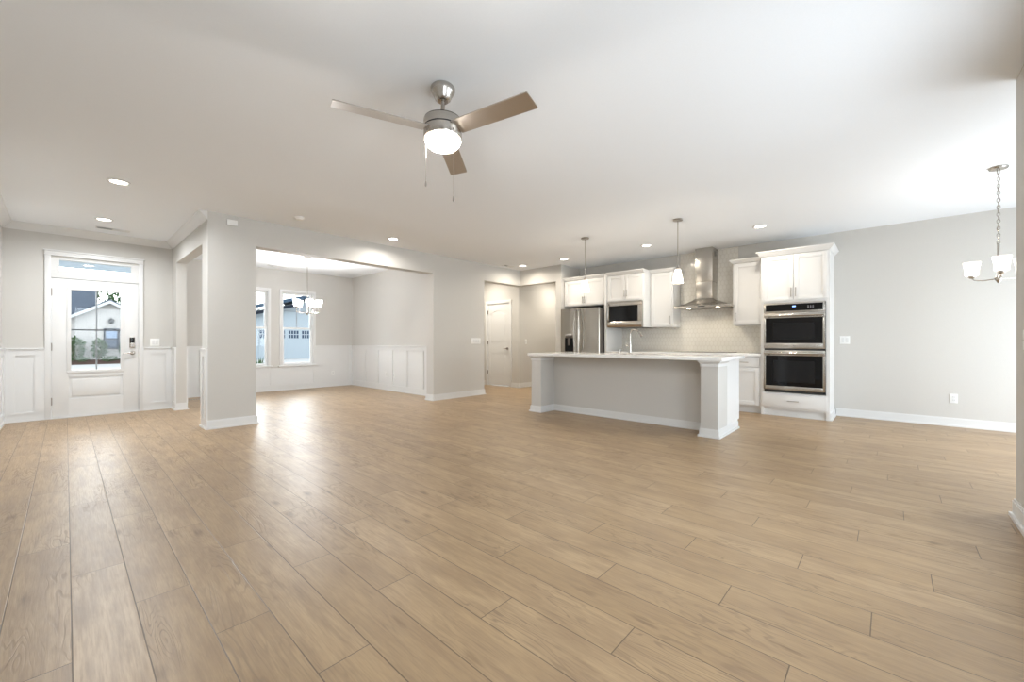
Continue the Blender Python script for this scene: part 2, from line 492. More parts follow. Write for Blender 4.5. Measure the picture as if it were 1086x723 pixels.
# crown moulding in the foyer
def crown_prof(o, sgn): # (offset from wall, z)
    return [(o, H), (o, H - .098), (o + sgn * .012, H - .098), (o + sgn * .018, H - .082), (o + sgn * .05, H - .05),
            (o + sgn * .078, H - .022), (o + sgn * .084, H - .012), (o + sgn * .092, H - .012), (o + sgn * .092, H)]
struct('trim_1', MB().prism(crown_prof(F, -1), 'x', XL, LX), MT, 'white crown moulding above the front door')
struct('trim_2', MB().prism(crown_prof(LX, -1), 'y', D + .004, F), MT, 'white crown moulding over the foyer side opening')
struct('trim_3', MB().prism(crown_prof(XL, 1), 'y', D, F), MT, 'white crown moulding on the foyer left wall')

# wainscot: thin board, rails, stiles, cap
def wains(mb, axis, pl, sg, a0, a1, stiles, top=1.0, z_low=.13, cap=True, rail=.085):
    def bx(b0, b1, t, z0, z1, bev=0):
        if axis == 'x': mb.box(b0, b1, pl, pl + sg * t, z0, z1, bev)
        else: mb.box(pl, pl + sg * t, b0, b1, z0, z1, bev)
    bx(a0, a1, .006, 0, top)
    bx(a0, a1, .020, .1, z_low)
    bx(a0, a1, .020, top - rail, top - .001)
    if cap:
        bx(a0, a1, .034, top - .002, top + .016, .003); bx(a0, a1, .026, top - .018, top - .002)
    for s0, s1 in stiles: bx(s0, s1, .0195, z_low - .002, top - rail + .002)
mb = MB()
wains(mb, 'x', F, -1, XL, -.2, [(XL, -.468), (-.296, -.2)])
wains(mb, 'x', F, -1, .844, LX, [(.844, .935), (1.123, LX)])
struct('trim_4', mb, MT, 'white panelled wainscot either side of the front door')
mb = MB()
wains(mb, 'y', LX, -1, D, 6.617, [(D, 6.39), (6.53, 6.617)])
wains(mb, 'y', LX, -1, 8.474, F - .022, [(8.474, 8.55), (8.72, F - .022)])
struct('trim_5', mb, MT, 'white panelled wainscot on the foyer side of the column')
mb = MB(); wains(mb, 'y', XL, 1, 6.3, F - .022, [(6.3 + i * .61, 6.38 + i * .61) for i in range(4)] + [(8.70, F - .022)])
struct('trim_6', mb, MT, 'white panelled wainscot on the foyer left wall')
mb = MB()
wains(mb, 'x', G, -1, LX + .13, 2.317, [(LX + .13, 1.42), (1.82, 1.9), (2.24, 2.317)])
wains(mb, 'x', G, -1, 2.317, 4.08, [(2.317, 2.36), (3.10, 3.24), (4.03, 4.08)], top=.515, cap=False, rail=.075)
wains(mb, 'x', G, -1, 3.107, 3.29, [], top=.515, cap=False)
wains(mb, 'x', G, -1, 4.08, RX, [(4.08, 4.2), (4.90, RX)])
struct('trim_7', mb, MT, 'white panelled wainscot under the dining windows')
mb = MB()
ys = [10.15, 9.535, 8.9, 8.28, 7.695, 7.1]
wains(mb, 'y', RX, -1, D + .207, G - .022, [(y - .035, y + .035) for y in ys] + [(D + .207, 6.56)])
struct('trim_8', mb, MT, 'white board and batten wainscot on the dining side wall')
mb = MB(); wains(mb, 'y', LX + .13, 1, 8.474, G - .022, [(8.474, 8.55), (9.2, 9.28), (10.1, G - .022)])
struct('trim_9', mb, MT, 'white wainscot on the dining left wall')

# ------------------------------------------------------------------ front door, transom, casing
d1 = MB()   # casing + jamb + mullion between door and transom
for x0, x1 in ((-.2, -.142), (.792, .844)): d1.box(x0, x1, F - .024, F, 0, 2.35, .003)
d1.box(-.2, .844, F - .024, F, 2.35, 2.402, .003)
d1.box(-.212, .856, F - .036, F, 2.398, 2.418, .003)
d1.box(-.206, .850, F - .029, F, 2.336, 2.352, .002)
for x0, x1 in ((-.145, -.137), (.787, .795)): d1.box(x0, x1, F - .004, F + .15, 0, 2.305)
d1.box(-.145, .795, F - .004, F + .15, 2.297, 2.306)
d1.box(-.142, .792, F - .018, F + .10, 2.022, 2.13, .003)
d1.box(-.142, -.062, F - .012, F + .10, 2.13, 2.30); d1.box(.702, .792, F - .012, F + .10, 2.13, 2.30)
d1.box(-.142, .792, F - .012, F + .10, 2.285, 2.30)
d1.box(-.145, .795, F - .035, F + .15, 0, .014, .003)
door1 = struct('door_1', d1, MT, 'white front door with four glass lites, transom above')
def door_leaf():
    y0, y1 = F - .006, F + .038
    mb = MB()
    gx0, gx1, gz0, gz1 = .03, .605, .665, 1.89
    mb.box(-.134, gx0, y0, y1, .018, 2.016, .002); mb.box(gx1, .784, y0, y1, .018, 2.016, .002)
    mb.box(gx0, gx1, y0, y1, gz1, 2.016); mb.box(gx0, gx1, y0, y1, .018, .27); mb.box(gx0, gx1, y0, y1, .59, gz0)
    mb.box(gx0, gx1, y0 + .014, y1 - .01, .27, .59)
    mb.box(gx0 + .035, gx1 - .035, y0 + .003, y0 + .015, .305, .555, .005)
    return mb.build('door_leaf', MT, door1)
leaf = door_leaf()
fr = MB()
for x0, x1, z0, z1 in ((.012, .056, .645, 1.905), (.579, .623, .645, 1.905), (.012, .623, .645, .69), (.012, .623, 1.863, 1.905)):
    fr.box(x0, x1, F - .017, F + .045, z0, z1, .004)
fr.box(.308, .326, F - .010, F + .035, .69, 1.865, .003)
glz = fr.build('lite_frame', MT, leaf)
gb = MB(); gb.box(.309, .325, F - .0125, F - .0095, .69, 1.865); gb.build('grid_bar', MGRID, leaf)
MB().box(.056, .579, F - .0128, F - .0092, 1.270, 1.289).build('grid_bar', glossy('dark_grid_bar', (.10, .11, .115), .45), leaf)
MB().box(.05, .585, F + .012, F + .018, .685, 1.87).build('glass', MPANE, leaf)
for z in (.25, 1.03, 1.815):
    MB().box(-.141, -.129, F - .012, F + .004, z - .05, z + .05, .002).cyl((-.137, F - .012, z - .055), (-.137, F - .012, z + .055), .006).build('hinge', MNID, leaf)
kp = MB().box(.678, .742, F - .034, F - .006, 1.01, 1.175, .008).build('deadbolt', MNI, leaf)
MB().box(.683, .737, F - .037, F - .032, 1.085, 1.17, .002).build('keypad', MBLK, kp)
MB().cyl((.71, F - .034, 1.045), (.71, F - .042, 1.045), .02).build('thumb_turn', MNID, kp)
lv = MB().lathe([(0, 0), (.03, 0), (.032, -.006), (.026, -.012), (.012, -.014), (.012, -.045), (0, -.047)], (.715, F - .006, .93), 20, 'y')
lv.tube([(.715, F - .048, .93), (.69, F - .05, .932), (.64, F - .05, .925), (.60, F - .046, .918)], [.011, .010, .008, .007], 10)
lv.build('door_handle', MNI, leaf)
MB().box(-.062, .702, F + .02, F + .026, 2.13, 2.285).build('transom_glass', MPANE, door1)

# ------------------------------------------------------------------ dining windows
def window(n, x0, x1, z0, z1, Y, label):
    # casing + jamb + stool as the root mesh
    mb = MB(); c = .05
    for a, b in ((x0 - c, x0), (x1, x1 + c)): mb.box(a, b, Y - .02, Y, z0, z1 + c, .003)
    mb.box(x0 - c, x1 + c, Y - .022, Y, z1, z1 + c, .003)
    mb.box(x0 - c - .03, x1 + c + .03, Y - .05, Y + .02, z0 - .03, z0, .004)
    mb.box(x0 - c, x1 + c, Y - .018, Y, z0 - .085, z0 - .03, .003)
    for a, b in ((x0, x0 + .012), (x1 - .012, x1)): mb.box(a, b, Y, Y + .14, z0, z1)
    mb.box(x0, x1, Y, Y + .14, z1 - .012, z1); mb.box(x0, x1, Y + .02, Y + .14, z0, z0 + .012)
    o = struct('window_%d' % n, mb, MT, label)
    zm = 1.42 * (z1 - z0) / 1.68 - .0 if False else z0 + (z1 - z0) * .505
    def sash(nm, y, a0, a1, grid):
        s = MB(); w = .042
        s.box(x0 + .012, x0 + .012 + w, y, y + .035, a0, a1, .003); s.box(x1 - .012 - w, x1 - .012, y, y + .035, a0, a1, .003)
        s.box(x0 + .012, x1 - .012, y, y + .035, a0, a0 + w, .003); s.box(x0 + .012, x1 - .012, y, y + .035, a1 - w, a1, .003)
        so = s.build(nm, MVINYL, o)
        MB().box(x0 + .05, x1 - .05, y + .015, y + .021, a0 + .04, a1 - .04).build('glass', MPANE, so)
        if grid:
            g = MB(); xm = (x0 + x1) / 2; zc = (a0 + a1) / 2
            g.box(xm - .009, xm + .009, y + .009, y + .014, a0 + w, a1 - w); g.box(x0 + .05, x1 - .05, y + .009, y + .014, zc - .009, zc + .009)
            g.build('grid_bar', MGRID, so)
    sash('upper_sash', Y + .075, zm - .02, z1 - .012, True)
    sash('lower_sash', Y + .035, z0 + .012, zm + .022, False)
    return o
window(1, *WIN[0], .57, 2.25, G, 'left dining window, half hidden by the column')
window(2, *WIN[1], .57, 2.25, G, 'right dining window behind the chandelier')
def plain_window(n, x0, x1, z0, z1, yin, yout, label):
    mb = MB(); c = .05; s = 1
    for a, b in ((x0 - c, x0), (x1, x1 + c)): mb.box(a, b, yin, yin + .02, z0 - c, z1 + c, .003)
    mb.box(x0, x1, yin, yin + .02, z1, z1 + c, .003); mb.box(x0, x1, yin, yin + .02, z0 - c, z0, .003)
    o = struct('window_%d' % n, mb, MT, label)
    f = MB(); w = .05; y = yout + .04
    f.box(x0, x0 + w, y, y + .04, z0, z1); f.box(x1 - w, x1, y, y + .04, z0, z1); f.box(x0, x1, y, y + .04, z0, z0 + w); f.box(x0, x1, y, y + .04, z1 - w, z1)
    k = max(1, round((x1 - x0) / 1.0))
    for i in range(1, k): xx = x0 + (x1 - x0) * i / k; f.box(xx - .03, xx + .03, y, y + .04, z0, z1)
    fo = f.build('sash', MVINYL, o)
    return o
plain_window(3, *REARW[0], .5, 2.2, YB, YB - .14, 'left window of the rear wall')
plain_window(4, *REARW[1], .5, 2.2, YB, YB - .14, 'right window of the rear wall')
plain_window(5, 4.42, 7.46, .05, 2.3, NY, NY - .12, 'wide glass wall of the breakfast nook')

# ------------------------------------------------------------------ hall (pantry) door
pc = MB(); X = 7.38
for a, b in ((6.805, 6.878), (7.65, 7.723)): pc.box(X - .018, X, a, b, 0, 2.072, .003)
pc.box(X - .018, X, 6.805, 7.723, 2.07, 2.142, .003)
for a, b in ((6.873, 6.885), (7.643, 7.655)): pc.box(X, X + .12, a, b, 0, 2.075)
pc.box(X, X + .12, 6.873, 7.655, 2.065, 2.075)
door2 = struct('door_2', pc, MT, 'white two panel arched interior door in the hall')
def arch(y0, y1, z0, z1, rise, n=14):
    pts = [(y0, z0), (y1, z0)]
    for i in range(n + 1):
        s = i / n; pts.append((y1 + (y0 - y1) * s, z1 - rise + rise * math.sin(math.pi * s)))
    return pts
pl = MB()
y0, y1 = 6.888, 7.640; px0, px1 = 7.004, 7.545
XD = X + .008
pl.box(XD + .007, XD + .035, y0, y1, .012, 2.062)
pl.box(XD, XD + .008, y0, px0, .012, 2.062); pl.box(XD, XD + .008, px1, y1, .012, 2.062)
pl.box(XD, XD + .008, px0, px1, .012, .245); pl.box(XD, XD + .008, px0, px1, .815, 1.07)
# arched top rail above the upper panel
N = 14
for i in range(N):
    a, b = i / N, (i + 1) / N
    ya, yb = px0 + (px1 - px0) * a, px0 + (px1 - px0) * b
    za, zb = 1.80 + .1 * math.sin(math.pi * a), 1.80 + .1 * math.sin(math.pi * b)
    pl.prism([(ya, za), (yb, zb), (yb, 2.062), (ya, 2.062)], 'x', XD, XD + .008)
leaf2 = pl.build('door_leaf', MT, door2)
rp = MB()
rp.prism(arch(px0 + .03, px1 - .03, 1.10, 1.87, .1), 'x', XD + .002, XD + .009)
rp.prism(arch(px0 + .045, px1 - .045, 1.115, 1.855, .1), 'x', XD - .001, XD + .004)
rp.build('panel', MT, leaf2)
MB().box(XD + .002, XD + .009, px0 + .03, px1 - .03, .275, .785).box(XD - .001, XD + .004, px0 + .045, px1 - .045, .29, .77).build('panel', MT, leaf2)
for z in (.337, 1.09, 1.86):
    MB().cyl((X - .01, 7.646, z - .045), (X - .01, 7.646, z + .045), .008).box(X - .004, X + .004, 7.625, 7.646, z - .045, z + .045).build('hinge', MNID, leaf2)
hb = MB().lathe([(0, 0), (.03, 0), (.032, -.006), (.012, -.014), (.012, -.04), (0, -.042)], (XD, 6.955, .94), 18, 'x')
hb.tube([(XD - .042, 6.955, .94), (XD - .045, 6.99, .94), (XD - .042, 7.06, .935)], [.011, .009, .007], 10)
hb.build('door_handle', MNID, leaf2)

# ------------------------------------------------------------------ kitchen cabinets
def handle_v(parent, x, y, z0, z1):
    mb = MB(); mb.tube([(x - .028, y, z0), (x - .028, y, z1)], .0055, 8)
    for z in (z0 + .012, z1 - .012): mb.cyl((x, y, z), (x - .028, y, z), .0045, 8)
    return mb.build('handle', MNID, parent)
def handle_h(parent, x, y0, y1, z):
    mb = MB(); mb.tube([(x - .028, y0, z), (x - .028, y1, z)], .0055, 8)
    for y in (y0 + .012, y1 - .012): mb.cyl((x, y, z), (x - .028, y, z), .0045, 8)
    return mb.build('handle', MNID, parent)
def shaker(parent, X, y0, y1, z0, z1, name='door', rail=.058):
    mb = MB()
    mb.box(X - .020, X, y0, y0 + rail, z0, z1, .0015); mb.box(X - .020, X, y1 - rail, y1, z0, z1, .0015)
    mb.box(X - .020, X, y0 + rail, y1 - rail, z0, z0 + rail, .0015); mb.box(X - .020, X, y0 + rail, y1 - rail, z1 - rail, z1, .0015)
    mb.box(X - .008, X, y0 + rail, y1 - rail, z0 + rail, z1 - rail)
    return mb.build(name, MCAB, parent)
def slab(parent, X, y0, y1, z0, z1):
    return MB().box(X - .020, X, y0, y1, z0, z1, .003).build('drawer', MCAB, parent)
def cab_crown(parent, x0, y0, y1, z0, z1, p=.045, left=True, right=True):
    xb = K - .002
    l = p if left else 0; r = p if right else 0
    mb = MB().frustum((x0 - .02, xb, y0 - (.006 if right else 0), y1 + (.006 if left else 0)), (x0 - .02 - p, xb, y0 - r, y1 + l), z0, z1 - .012)
    mb.box(x0 - .02 - p - .004, xb, y0 - r, y1 + l, z1 - .012, z1)
    return mb.build('crown', MCAB, parent)

CT = 2.45
def wall_cab(X, y0, y1, z0, doors, label, hy, hz, left=False, right=False, margin=.022, dz=(.02, .075), gap=.003):
    r = empty('upper_cabinet', ((X + K) / 2, (y0 + y1) / 2, z0), label, 'cabinet', 'white wall cabinets')
    MB().box(X, K - .002, y0 + .001, y1 - .001, z0, CT - .05, .001).build('body', MCAB, r)
    n = doors; w = (y1 - y0 - 2 * margin)
    for i in range(n):
        a = y0 + margin + w * i / n + (gap if i else 0); b = y0 + margin + w * (i + 1) / n - (gap if i < n - 1 else 0)
        dr = shaker(r, X, a, b, z0 + dz[0], CT - dz[1])
        handle_v(dr, X - .02, hy[i], *hz)
    cab_crown(r, X, y0 + .001, y1 - .001, CT - .06, CT, left=left, right=right)
    return r
wall_cab(7.24, 4.147, 5.135, 1.845, 2, 'white two door cabinet above the refrigerator', (4.617, 4.665), (1.90, 2.035))
mcab = wall_cab(7.22, 3.337, 4.099, 1.872, 2, 'white two door cabinet above the microwave', (3.672, 3.720), (1.96, 2.09), right=False)
MB().box(7.20, K - .010, 3.338, 3.358, 1.376, 1.873, .001).build('side_panel', MCAB, mcab)
wall_cab(7.49, 2.907, 3.335, 1.375, 1, 'single door white wall cabinet between microwave cabinet and range hood', (2.957,), (1.44, 1.58), right=True)
wall_cab(7.49, 1.462, 1.920, 1.375, 1, 'single door white wall cabinet between range hood and oven tower', (1.870,), (1.44, 1.58), left=True)
t = MB().box(7.19, K - .002, 4.1005, 4.1455, 0, CT - .01, .002).build('end_panel', MCAB)
tag(t, 'tall white side panel between refrigerator and microwave cabinet', 'cabinet panel')

# oven tower
OY0, OY1, OX = .622, 1.456, 7.20
ov = empty('oven_cabinet', (7.52, 1.04, 0), 'tall white cabinet tower holding the double oven', 'cabinet')
b = MB()
b.box(OX, K - .002, OY0, OY0 + .04, 0, CT - .05); b.box(OX, K - .002, OY1 - .04, OY1, 0, CT - .05)
b.box(OX, K - .002, OY0 + .04, OY1 - .04, 1.68, CT - .05); b.box(OX, K - .002, OY0 + .04, OY1 - .04, .105, .35)
b.box(K - .03, K - .002, OY0 + .04, OY1 - .04, .3, 1.7)
b.build('body', MCAB, ov)
for a, c, hy in ((OY0 + .022, 1.0375, 1.012), (1.0425, OY1 - .022, 1.068)):
    dr = shaker(ov, OX, a, c, 1.715, 2.375); handle_v(dr, OX - .02, hy, 1.76, 1.895)
dr = slab(ov, OX, OY0 + .03, OY1 - .02, .135, .325); handle_h(dr, OX - .02, .975, 1.115, .235)
oc = MB().frustum((OX - .02, 7.42, OY0 - .006, OY1 + .004), (OX - .075, 7.42, OY0 - .055, OY1 + .050), CT - .06, CT)
oc.box(OX - .079, 7.42, OY0 - .055, OY1 + .050, CT, CT + .012)
oc.frustum((7.42, K - .002, OY0 - .006, OY1), (7.42, K - .002, OY0 - .055, OY1), CT - .06, CT); oc.box(7.42, K - .002, OY0 - .055, OY1, CT, CT + .012)
oc.build('crown', MCAB, ov)
tb = MB().box(OX + .03, K - .002, OY0 - .014, OY1 - .001, 0, .10).box(OX + .015, K - .002, OY0 - .027, OY1 - .001, 0, .022)
tb.build('toe_kick', MT, ov)

# double oven
do = empty('double_oven', (7.5, 1.04, .36), 'stainless double wall oven with black glass doors', 'oven')
oy0, oy1 = .668, 1.415; ox = OX - .004
MB().box(ox - .004, K - .05, oy0 + .004, oy1 - .004, .362, 1.673).build('housing', MDK, do)
def oven_door(z0, z1, g0, g1, hz):
    m = MB(); xf = ox - .034
    m.box(xf, ox - .004, oy0, oy0 + .028, z0, z1, .002); m.box(xf, ox - .004, oy1 - .028, oy1, z0, z1, .002)
    m.box(xf, ox - .004, oy0, oy1, z0, g0, .002); m.box(xf, ox - .004, oy0, oy1, g1, z1, .002)
    d = m.build('door', MSS, do)
    MB().box(xf + .002, ox - .006, oy0 + .026, oy1 - .026, g0 - .002, g1 + .002).build('glass', MBLK, d)
    w = MB(); w.box(xf + .0012, xf + .0022, oy0 + .12, oy1 - .12, g0 + .06, g1 - .075); w.build('inner_window', glossy('smoked_window', (.010, .010, .011), .1, .02, .3), d)
    h = MB().tube([(xf - .045, oy0 + .012, hz), (xf - .05, oy0 + .06, hz), (xf - .05, oy1 - .06, hz), (xf - .045, oy1 - .012, hz)], .0165, 14)
    for y in (oy0 + .045, oy1 - .045): h.box(xf - .045, xf, y - .03, y + .03, hz - .028, hz - .004, .003)
    h.build('handle', MSS, d)
    return d
oven_door(1.004, 1.528, 1.082, 1.455, 1.487)
ld = oven_door(.395, .978, .452, .90, .935)
MB().box(ox - .036, ox - .034, oy0 + .05, oy0 + .13, .415, .437).build('nameplate', MNI, ld)
MB().cyl((ox - .035, 1.04, 1.043), (ox - .0365, 1.04, 1.043), .012).build('badge', MNID, do)
cp = MB().box(ox - .03, ox - .004, oy0, oy1, 1.532, 1.676, .002).build('control_panel', MSS, do)
MB().box(ox - .0325, ox - .028, oy0 + .028, oy1 - .028, 1.556, 1.655).build('panel_glass', MBLK, cp)
MB().box(ox - .0332, ox - .0322, 1.012, 1.052, 1.610, 1.628).build('display', MLED, cp)
bt = MB()
for i in range(3): bt.box(ox - .0332, ox - .0322, .80 + i * .028, .815 + i * .028, 1.585, 1.625)
bt.build('touch_pad', glossy('grey_print', (.10, .10, .11), .3), cp)
MB().box(ox - .02, ox - .004, oy0 + .01, oy1 - .01, .362, .39).build('vent_trim', MDK, do)

# base cabinets along the kitchen wall
for (a, c, lab, drawers) in ((1.462, 1.917, 'white base cabinet with one drawer beside the oven tower', 1), (1.919, 2.818, 'white base cabinet under the cooktop', 2),
                             (2.820, 3.334, 'white base cabinet left of the cooktop', 1), (3.336, 4.098, 'white base cabinet beneath the microwave', 2)):
    r = empty('base_cabinet', (7.52, (a + c) / 2, 0), lab, 'cabinet', 'white base cabinets')
    MB().box(7.22, K - .002, a, c, .105, .879).build('body', MCAB, r)
    MB().box(7.265, K - .002, a, c, 0, .105).build('toe_kick', MT, r)
    w = (c - a) / drawers
    for i in range(drawers):
        y0_, y1_ = a + w * i + .018, a + w * (i + 1) - .018
        s = slab(r, 7.22, y0_, y1_, .715, .855); handle_h(s, 7.20, (y0_ + y1_) / 2 - .065, (y0_ + y1_) / 2 + .065, .785)
        s = shaker(r, 7.22, y0_, y1_, .125, .700); handle_v(s, 7.20, y1_ - .03, .55, .68)
m = MB().box(7.175, K - .010, 1.459, 4.099, .88, .92, .003).build('countertop', MQ)
tag(m, 'white quartz countertop running along the kitchen wall', 'countertop')
m = MB().box(K - .0085, K - .002, 1.923, 2.906, .921, H - .002).box(K - .0085, K - .002, 2.906, 4.099, .921, 1.374).box(K - .0085, K - .002, 1.459, 1.923, .921, 1.374).build('backsplash', MTILE)
tag(m, 'glossy cream picket tile backsplash rising behind the range hood', 'backsplash')

# cooktop
ct = empty('cooktop', (7.49, 2.37, .92), 'flat black glass cooktop with metal edge below the range hood', 'cooktop')
MB().box(7.26, 7.76, 1.925, 2.815, .9205, .930, .002).build('frame', MSS, ct)
gl = MB().box(7.268, 7.752, 1.933, 2.807, .9295, .9325).build('glass', MBLK, ct)
rg = MB()
for (x, y, rr) in ((7.38, 2.1, .08), (7.62, 2.1, .10), (7.5, 2.37, .12), (7.38, 2.64, .10), (7.62, 2.64, .08)):
    rg.tube([(x + rr * math.cos(i * math.pi / 16), y + rr * math.sin(i * math.pi / 16), .9326) for i in range(32)], .001, 5, closed=True)
rg.build('burner_ring', glossy('burner_print', (.2, .2, .2), .4), ct)

# range hood
hd = empty('range_hood', (7.6, 2.36, 1.69), 'stainless chimney range hood with flared canopy', 'range hood')
ch = MB().box(7.535, K - .009, 2.255, 2.54, 2.15, H - .001, .002).box(7.54, K - .009, 2.26, 2.535, 1.84, 2.15, .002)
cho = ch.build('chimney', MSS, hd)
vs = MB()
for i in range(5): vs.box(7.64, 7.74, 2.2535, 2.256, 2.60 + i * .018, 2.608 + i * .018)
vs.build('vent_slot', MDK, cho)
# canopy: curved pyramid, wide thin wings
cb = bmesh.new(); cm = MB(); cm.b.free(); cm.b = cb
cy_, hw = 2.36, .455
def canopy_ring(sx, s, z):
    xf = 7.30 + (7.535 - 7.30) * sx; w0 = hw + (.1425 - hw) * s
    cc = cy_ + (2.3975 - cy_) * s
    return [cb.verts.new(p) for p in ((xf, cc - w0, z), (K - .009, cc - w0, z), (K - .009, cc + w0, z), (xf, cc + w0, z))]
rings = []
for i, (s, z) in enumerate(((0, 1.69), (0, 1.722), (.15, 1.735), (.35, 1.755), (.55, 1.78), (.75, 1.81), (.92, 1.842), (1, 1.862))):
    rings.append(canopy_ring(s, s, z))
for a, c in zip(rings, rings[1:]):
    for k in range(4): cb.faces.new((a[k], a[(k + 1) % 4], c[(k + 1) % 4], c[k]))
cb.faces.new(rings[0][::-1]); cb.faces.new(rings[-1])
bmesh.ops.recalc_face_normals(cb, faces=cb.faces[:])
can = cm.build('canopy', MSS, hd)
MB().box(7.36, 7.78, 1.96, 2.76, 1.686, 1.6905).build('filter', MNID, can)
for y in (2.13, 2.60):
    MB().lathe([(0, 0), (.026, 0), (.028, -.004), (0, -.005)], (7.40, y, 1.686), 16).build('hood_lamp', emit('hood_bulb', (1, .85, .65), 14), can)
    area_light('hood_light', (7.44, y, 1.678), (0, R(-14), 0), .05, .05, 1.0, (1, .88, .70), 120, 'DISK')
MB().box(7.298, 7.3005, 2.30, 2.42, 1.70, 1.713).build('button_strip', MDK, can)

# microwave
mw = empty('microwave', (7.5, 3.72, 1.38), 'stainless built-in microwave with black window', 'microwave')
my0, my1, mz0, mz1, mx = 3.362, 4.075, 1.382, 1.868, 7.20
MB().box(mx, K - .012, my0, my1, mz0, mz1, .002).build('housing', glossy('brown_black_shell', (.06, .05, .045), .4), mw)
m = MB()
m.box(mx - .035, mx, my0, my1, mz1 - .075, mz1, .003)
m.box(mx - .035, mx, my1 - .045, my1 - .012, mz0 + .11, mz1 - .075, .002); m.box(mx - .035, mx, my0, my0 + .075, mz0 + .11, mz1 - .075, .002)
mdr = m.build('door', MSS, mw)
MB().box(mx - .033, mx - .004, my0 + .07, my1 - .04, mz0 + .108, mz1 - .073).build('window', MBLK, mdr)
# bulging lower fascia
prof = [(mx, mz0), (mx - .03, mz0), (mx - .055, mz0 + .03), (mx - .06, mz0 + .06), (mx - .05, mz0 + .09), (mx - .035, mz0 + .112), (mx, mz0 + .112)]
MB().prism(prof, 'y', my0, my1 - .012).build('lower_fascia', MSS, mw)
MB().tube([(mx - .04, my1 - .028, mz0 + .12), (mx - .07, my1 - .028, mz0 + .15), (mx - .07, my1 - .028, mz1 - .06), (mx - .04, my1 - .028, mz1 - .03)], .011, 10).build('handle', MSS, mdr)

# refrigerator
rf = empty('refrigerator', (7.4, 4.645, 0), 'stainless french door refrigerator with water dispenser', 'refrigerator')
fy0, fy1, fx = 4.178, 5.095, 7.03
MB().box(fx + .075, K - .04, fy0 + .004, fy1 - .004, .05, 1.755, .006).box(fx + .2, K - .08, fy0 + .05, fy1 - .05, 0, .05).build('body', MSIDE, rf)
ym = 4.655
def fdoor(a, c, z0, z1):
    # gently bowed front
    pts = []; n = 10; r = .012
    pts.append((fx + .072, a)); pts.append((fx + .02, a))
    for i in range(n + 1):
        s = i / n; pts.append((fx + .012 - .012 * math.sin(math.pi * s), a + r * .5 + (c - a - r) * s))
    pts.append((fx + .02, c)); pts.append((fx + .072, c))
    return MB().prism(pts, 'z', z0, z1).build('door', MSSH, rf)
dl = fdoor(ym + .003, fy1, .72, 1.782); drr = fdoor(fy0, ym - .003, .72, 1.782)
fz = MB().box(fx + .006, fx + .072, fy0, fy1, .06, .71, .006).build('freezer_drawer', MSSH, rf)
def bow(parent, y, lean):
    pts = []; rr = []
    for i in range(17):
        s = i / 16; z = .80 + (1.745 - .80) * s
        pts.append((fx - .018 - .05 * math.sin(math.pi * s) ** .6, y + lean * .018 * math.sin(math.pi * s), z)); rr.append(.0125)
    pts = [(fx + .006, y, .80)] + pts + [(fx + .006, y, 1.745)]
    MB().tube(pts, .0125, 10).build('handle', MSS, parent)
bow(dl, ym + .045, 1); bow(drr, ym - .045, -1)
MB().tube([(fx + .01, fy0 + .08, .66), (fx - .045, fy0 + .1, .66), (fx - .045, fy1 - .1, .66), (fx + .01, fy1 - .08, .66)], .012, 10).build('handle', MSS, fz)
dp = MB().box(fx - .004, fx + .012, 4.755, 4.985, .83, 1.275, .004).build('dispenser', MNI, dl)
MB().box(fx - .0055, fx + .004, 4.765, 4.975, .90, 1.19).build('recess', MBLK, dp)
MB().prism([(fx - .005, 1.265), (fx - .03, 1.235), (fx - .03, 1.20), (fx - .005, 1.18)], 'y', 4.79, 4.95).build('control_hood', MSIDE, dp)
MB().box(fx - .02, fx - .004, 4.84, 4.90, 1.03, 1.18, .004).build('paddle', MSIDE, dp)
MB().box(fx - .02, fx, 4.765, 4.975, .885, .905, .002).build('drip_tray', MNI, dp)

# ------------------------------------------------------------------ island
isl = empty('kitchen_island', (5.5, 2.83, 0), 'long pale grey kitchen island with square end posts', 'kitchen island')
IX0, IX1, IXP = 5.03, 5.93, 5.37
LEG = ((1.445, 1.632), (4.02, 4.21))
MB().box(IXP, IXP + .11, 1.46, 4.195, 0, .884).build('back_panel', MW, isl)
for a, c in LEG:
    lg = MB().box(IX0, IXP + .02, a, c, 0, .884, .002).build('end_post', MW, isl)
    cpz = MB()
    cpz.frustum((IX0 - .004, IXP + .0, a - .004, c + .004), (IX0 - .03, IXP + .0, a - .03, c + .03), .845, .872)
    cpz.box(IX0 - .03, IXP, a - .03, c + .03, .872, .884); cpz.box(IX0 - .008, IXP, a - .008, c + .008, .815, .845)
    cpz.build('cap', MT, lg)
cb_ = MB().box(IXP + .11, IX1, 1.46, 4.195, .105, .884).box(IXP + .11, IX1 - .075, 1.46, 4.195, 0, .105).build('cabinet_body', MCAB, isl)
ep = MB().box(IXP + .02, IX1, 1.448, 1.46, .105, .884).box(IXP + .02, IX1 - .075, 1.448, 1.46, 0, .105).build('end_panel', MCAB, isl)
ib = MB()
for s in (((IXP, LEG[0][1]), (IXP, LEG[1][0]), (-1, 0)),
          ((IX0, LEG[0][0] - e), (IX0, LEG[0][1] + e), (-1, 0)), ((IX0, LEG[1][0] - e), (IX0, LEG[1][1] + e), (-1, 0)),
          ((IX0 - e, LEG[0][0]), (IXP + .02, LEG[0][0]), (0, -1)), ((IX0 - e, LEG[0][1]), (IXP, LEG[0][1]), (0, 1)),
          ((IX0 - e, LEG[1][0]), (IXP, LEG[1][0]), (0, -1)), ((IX0 - e, LEG[1][1]), (IXP + .02, LEG[1][1]), (0, 1)),
          ((IXP + .02, 1.448), (IX1 - .09, 1.448), (0, -1))): bb(ib, *s, h=.085)
ib.build('baseboard', MT, isl)
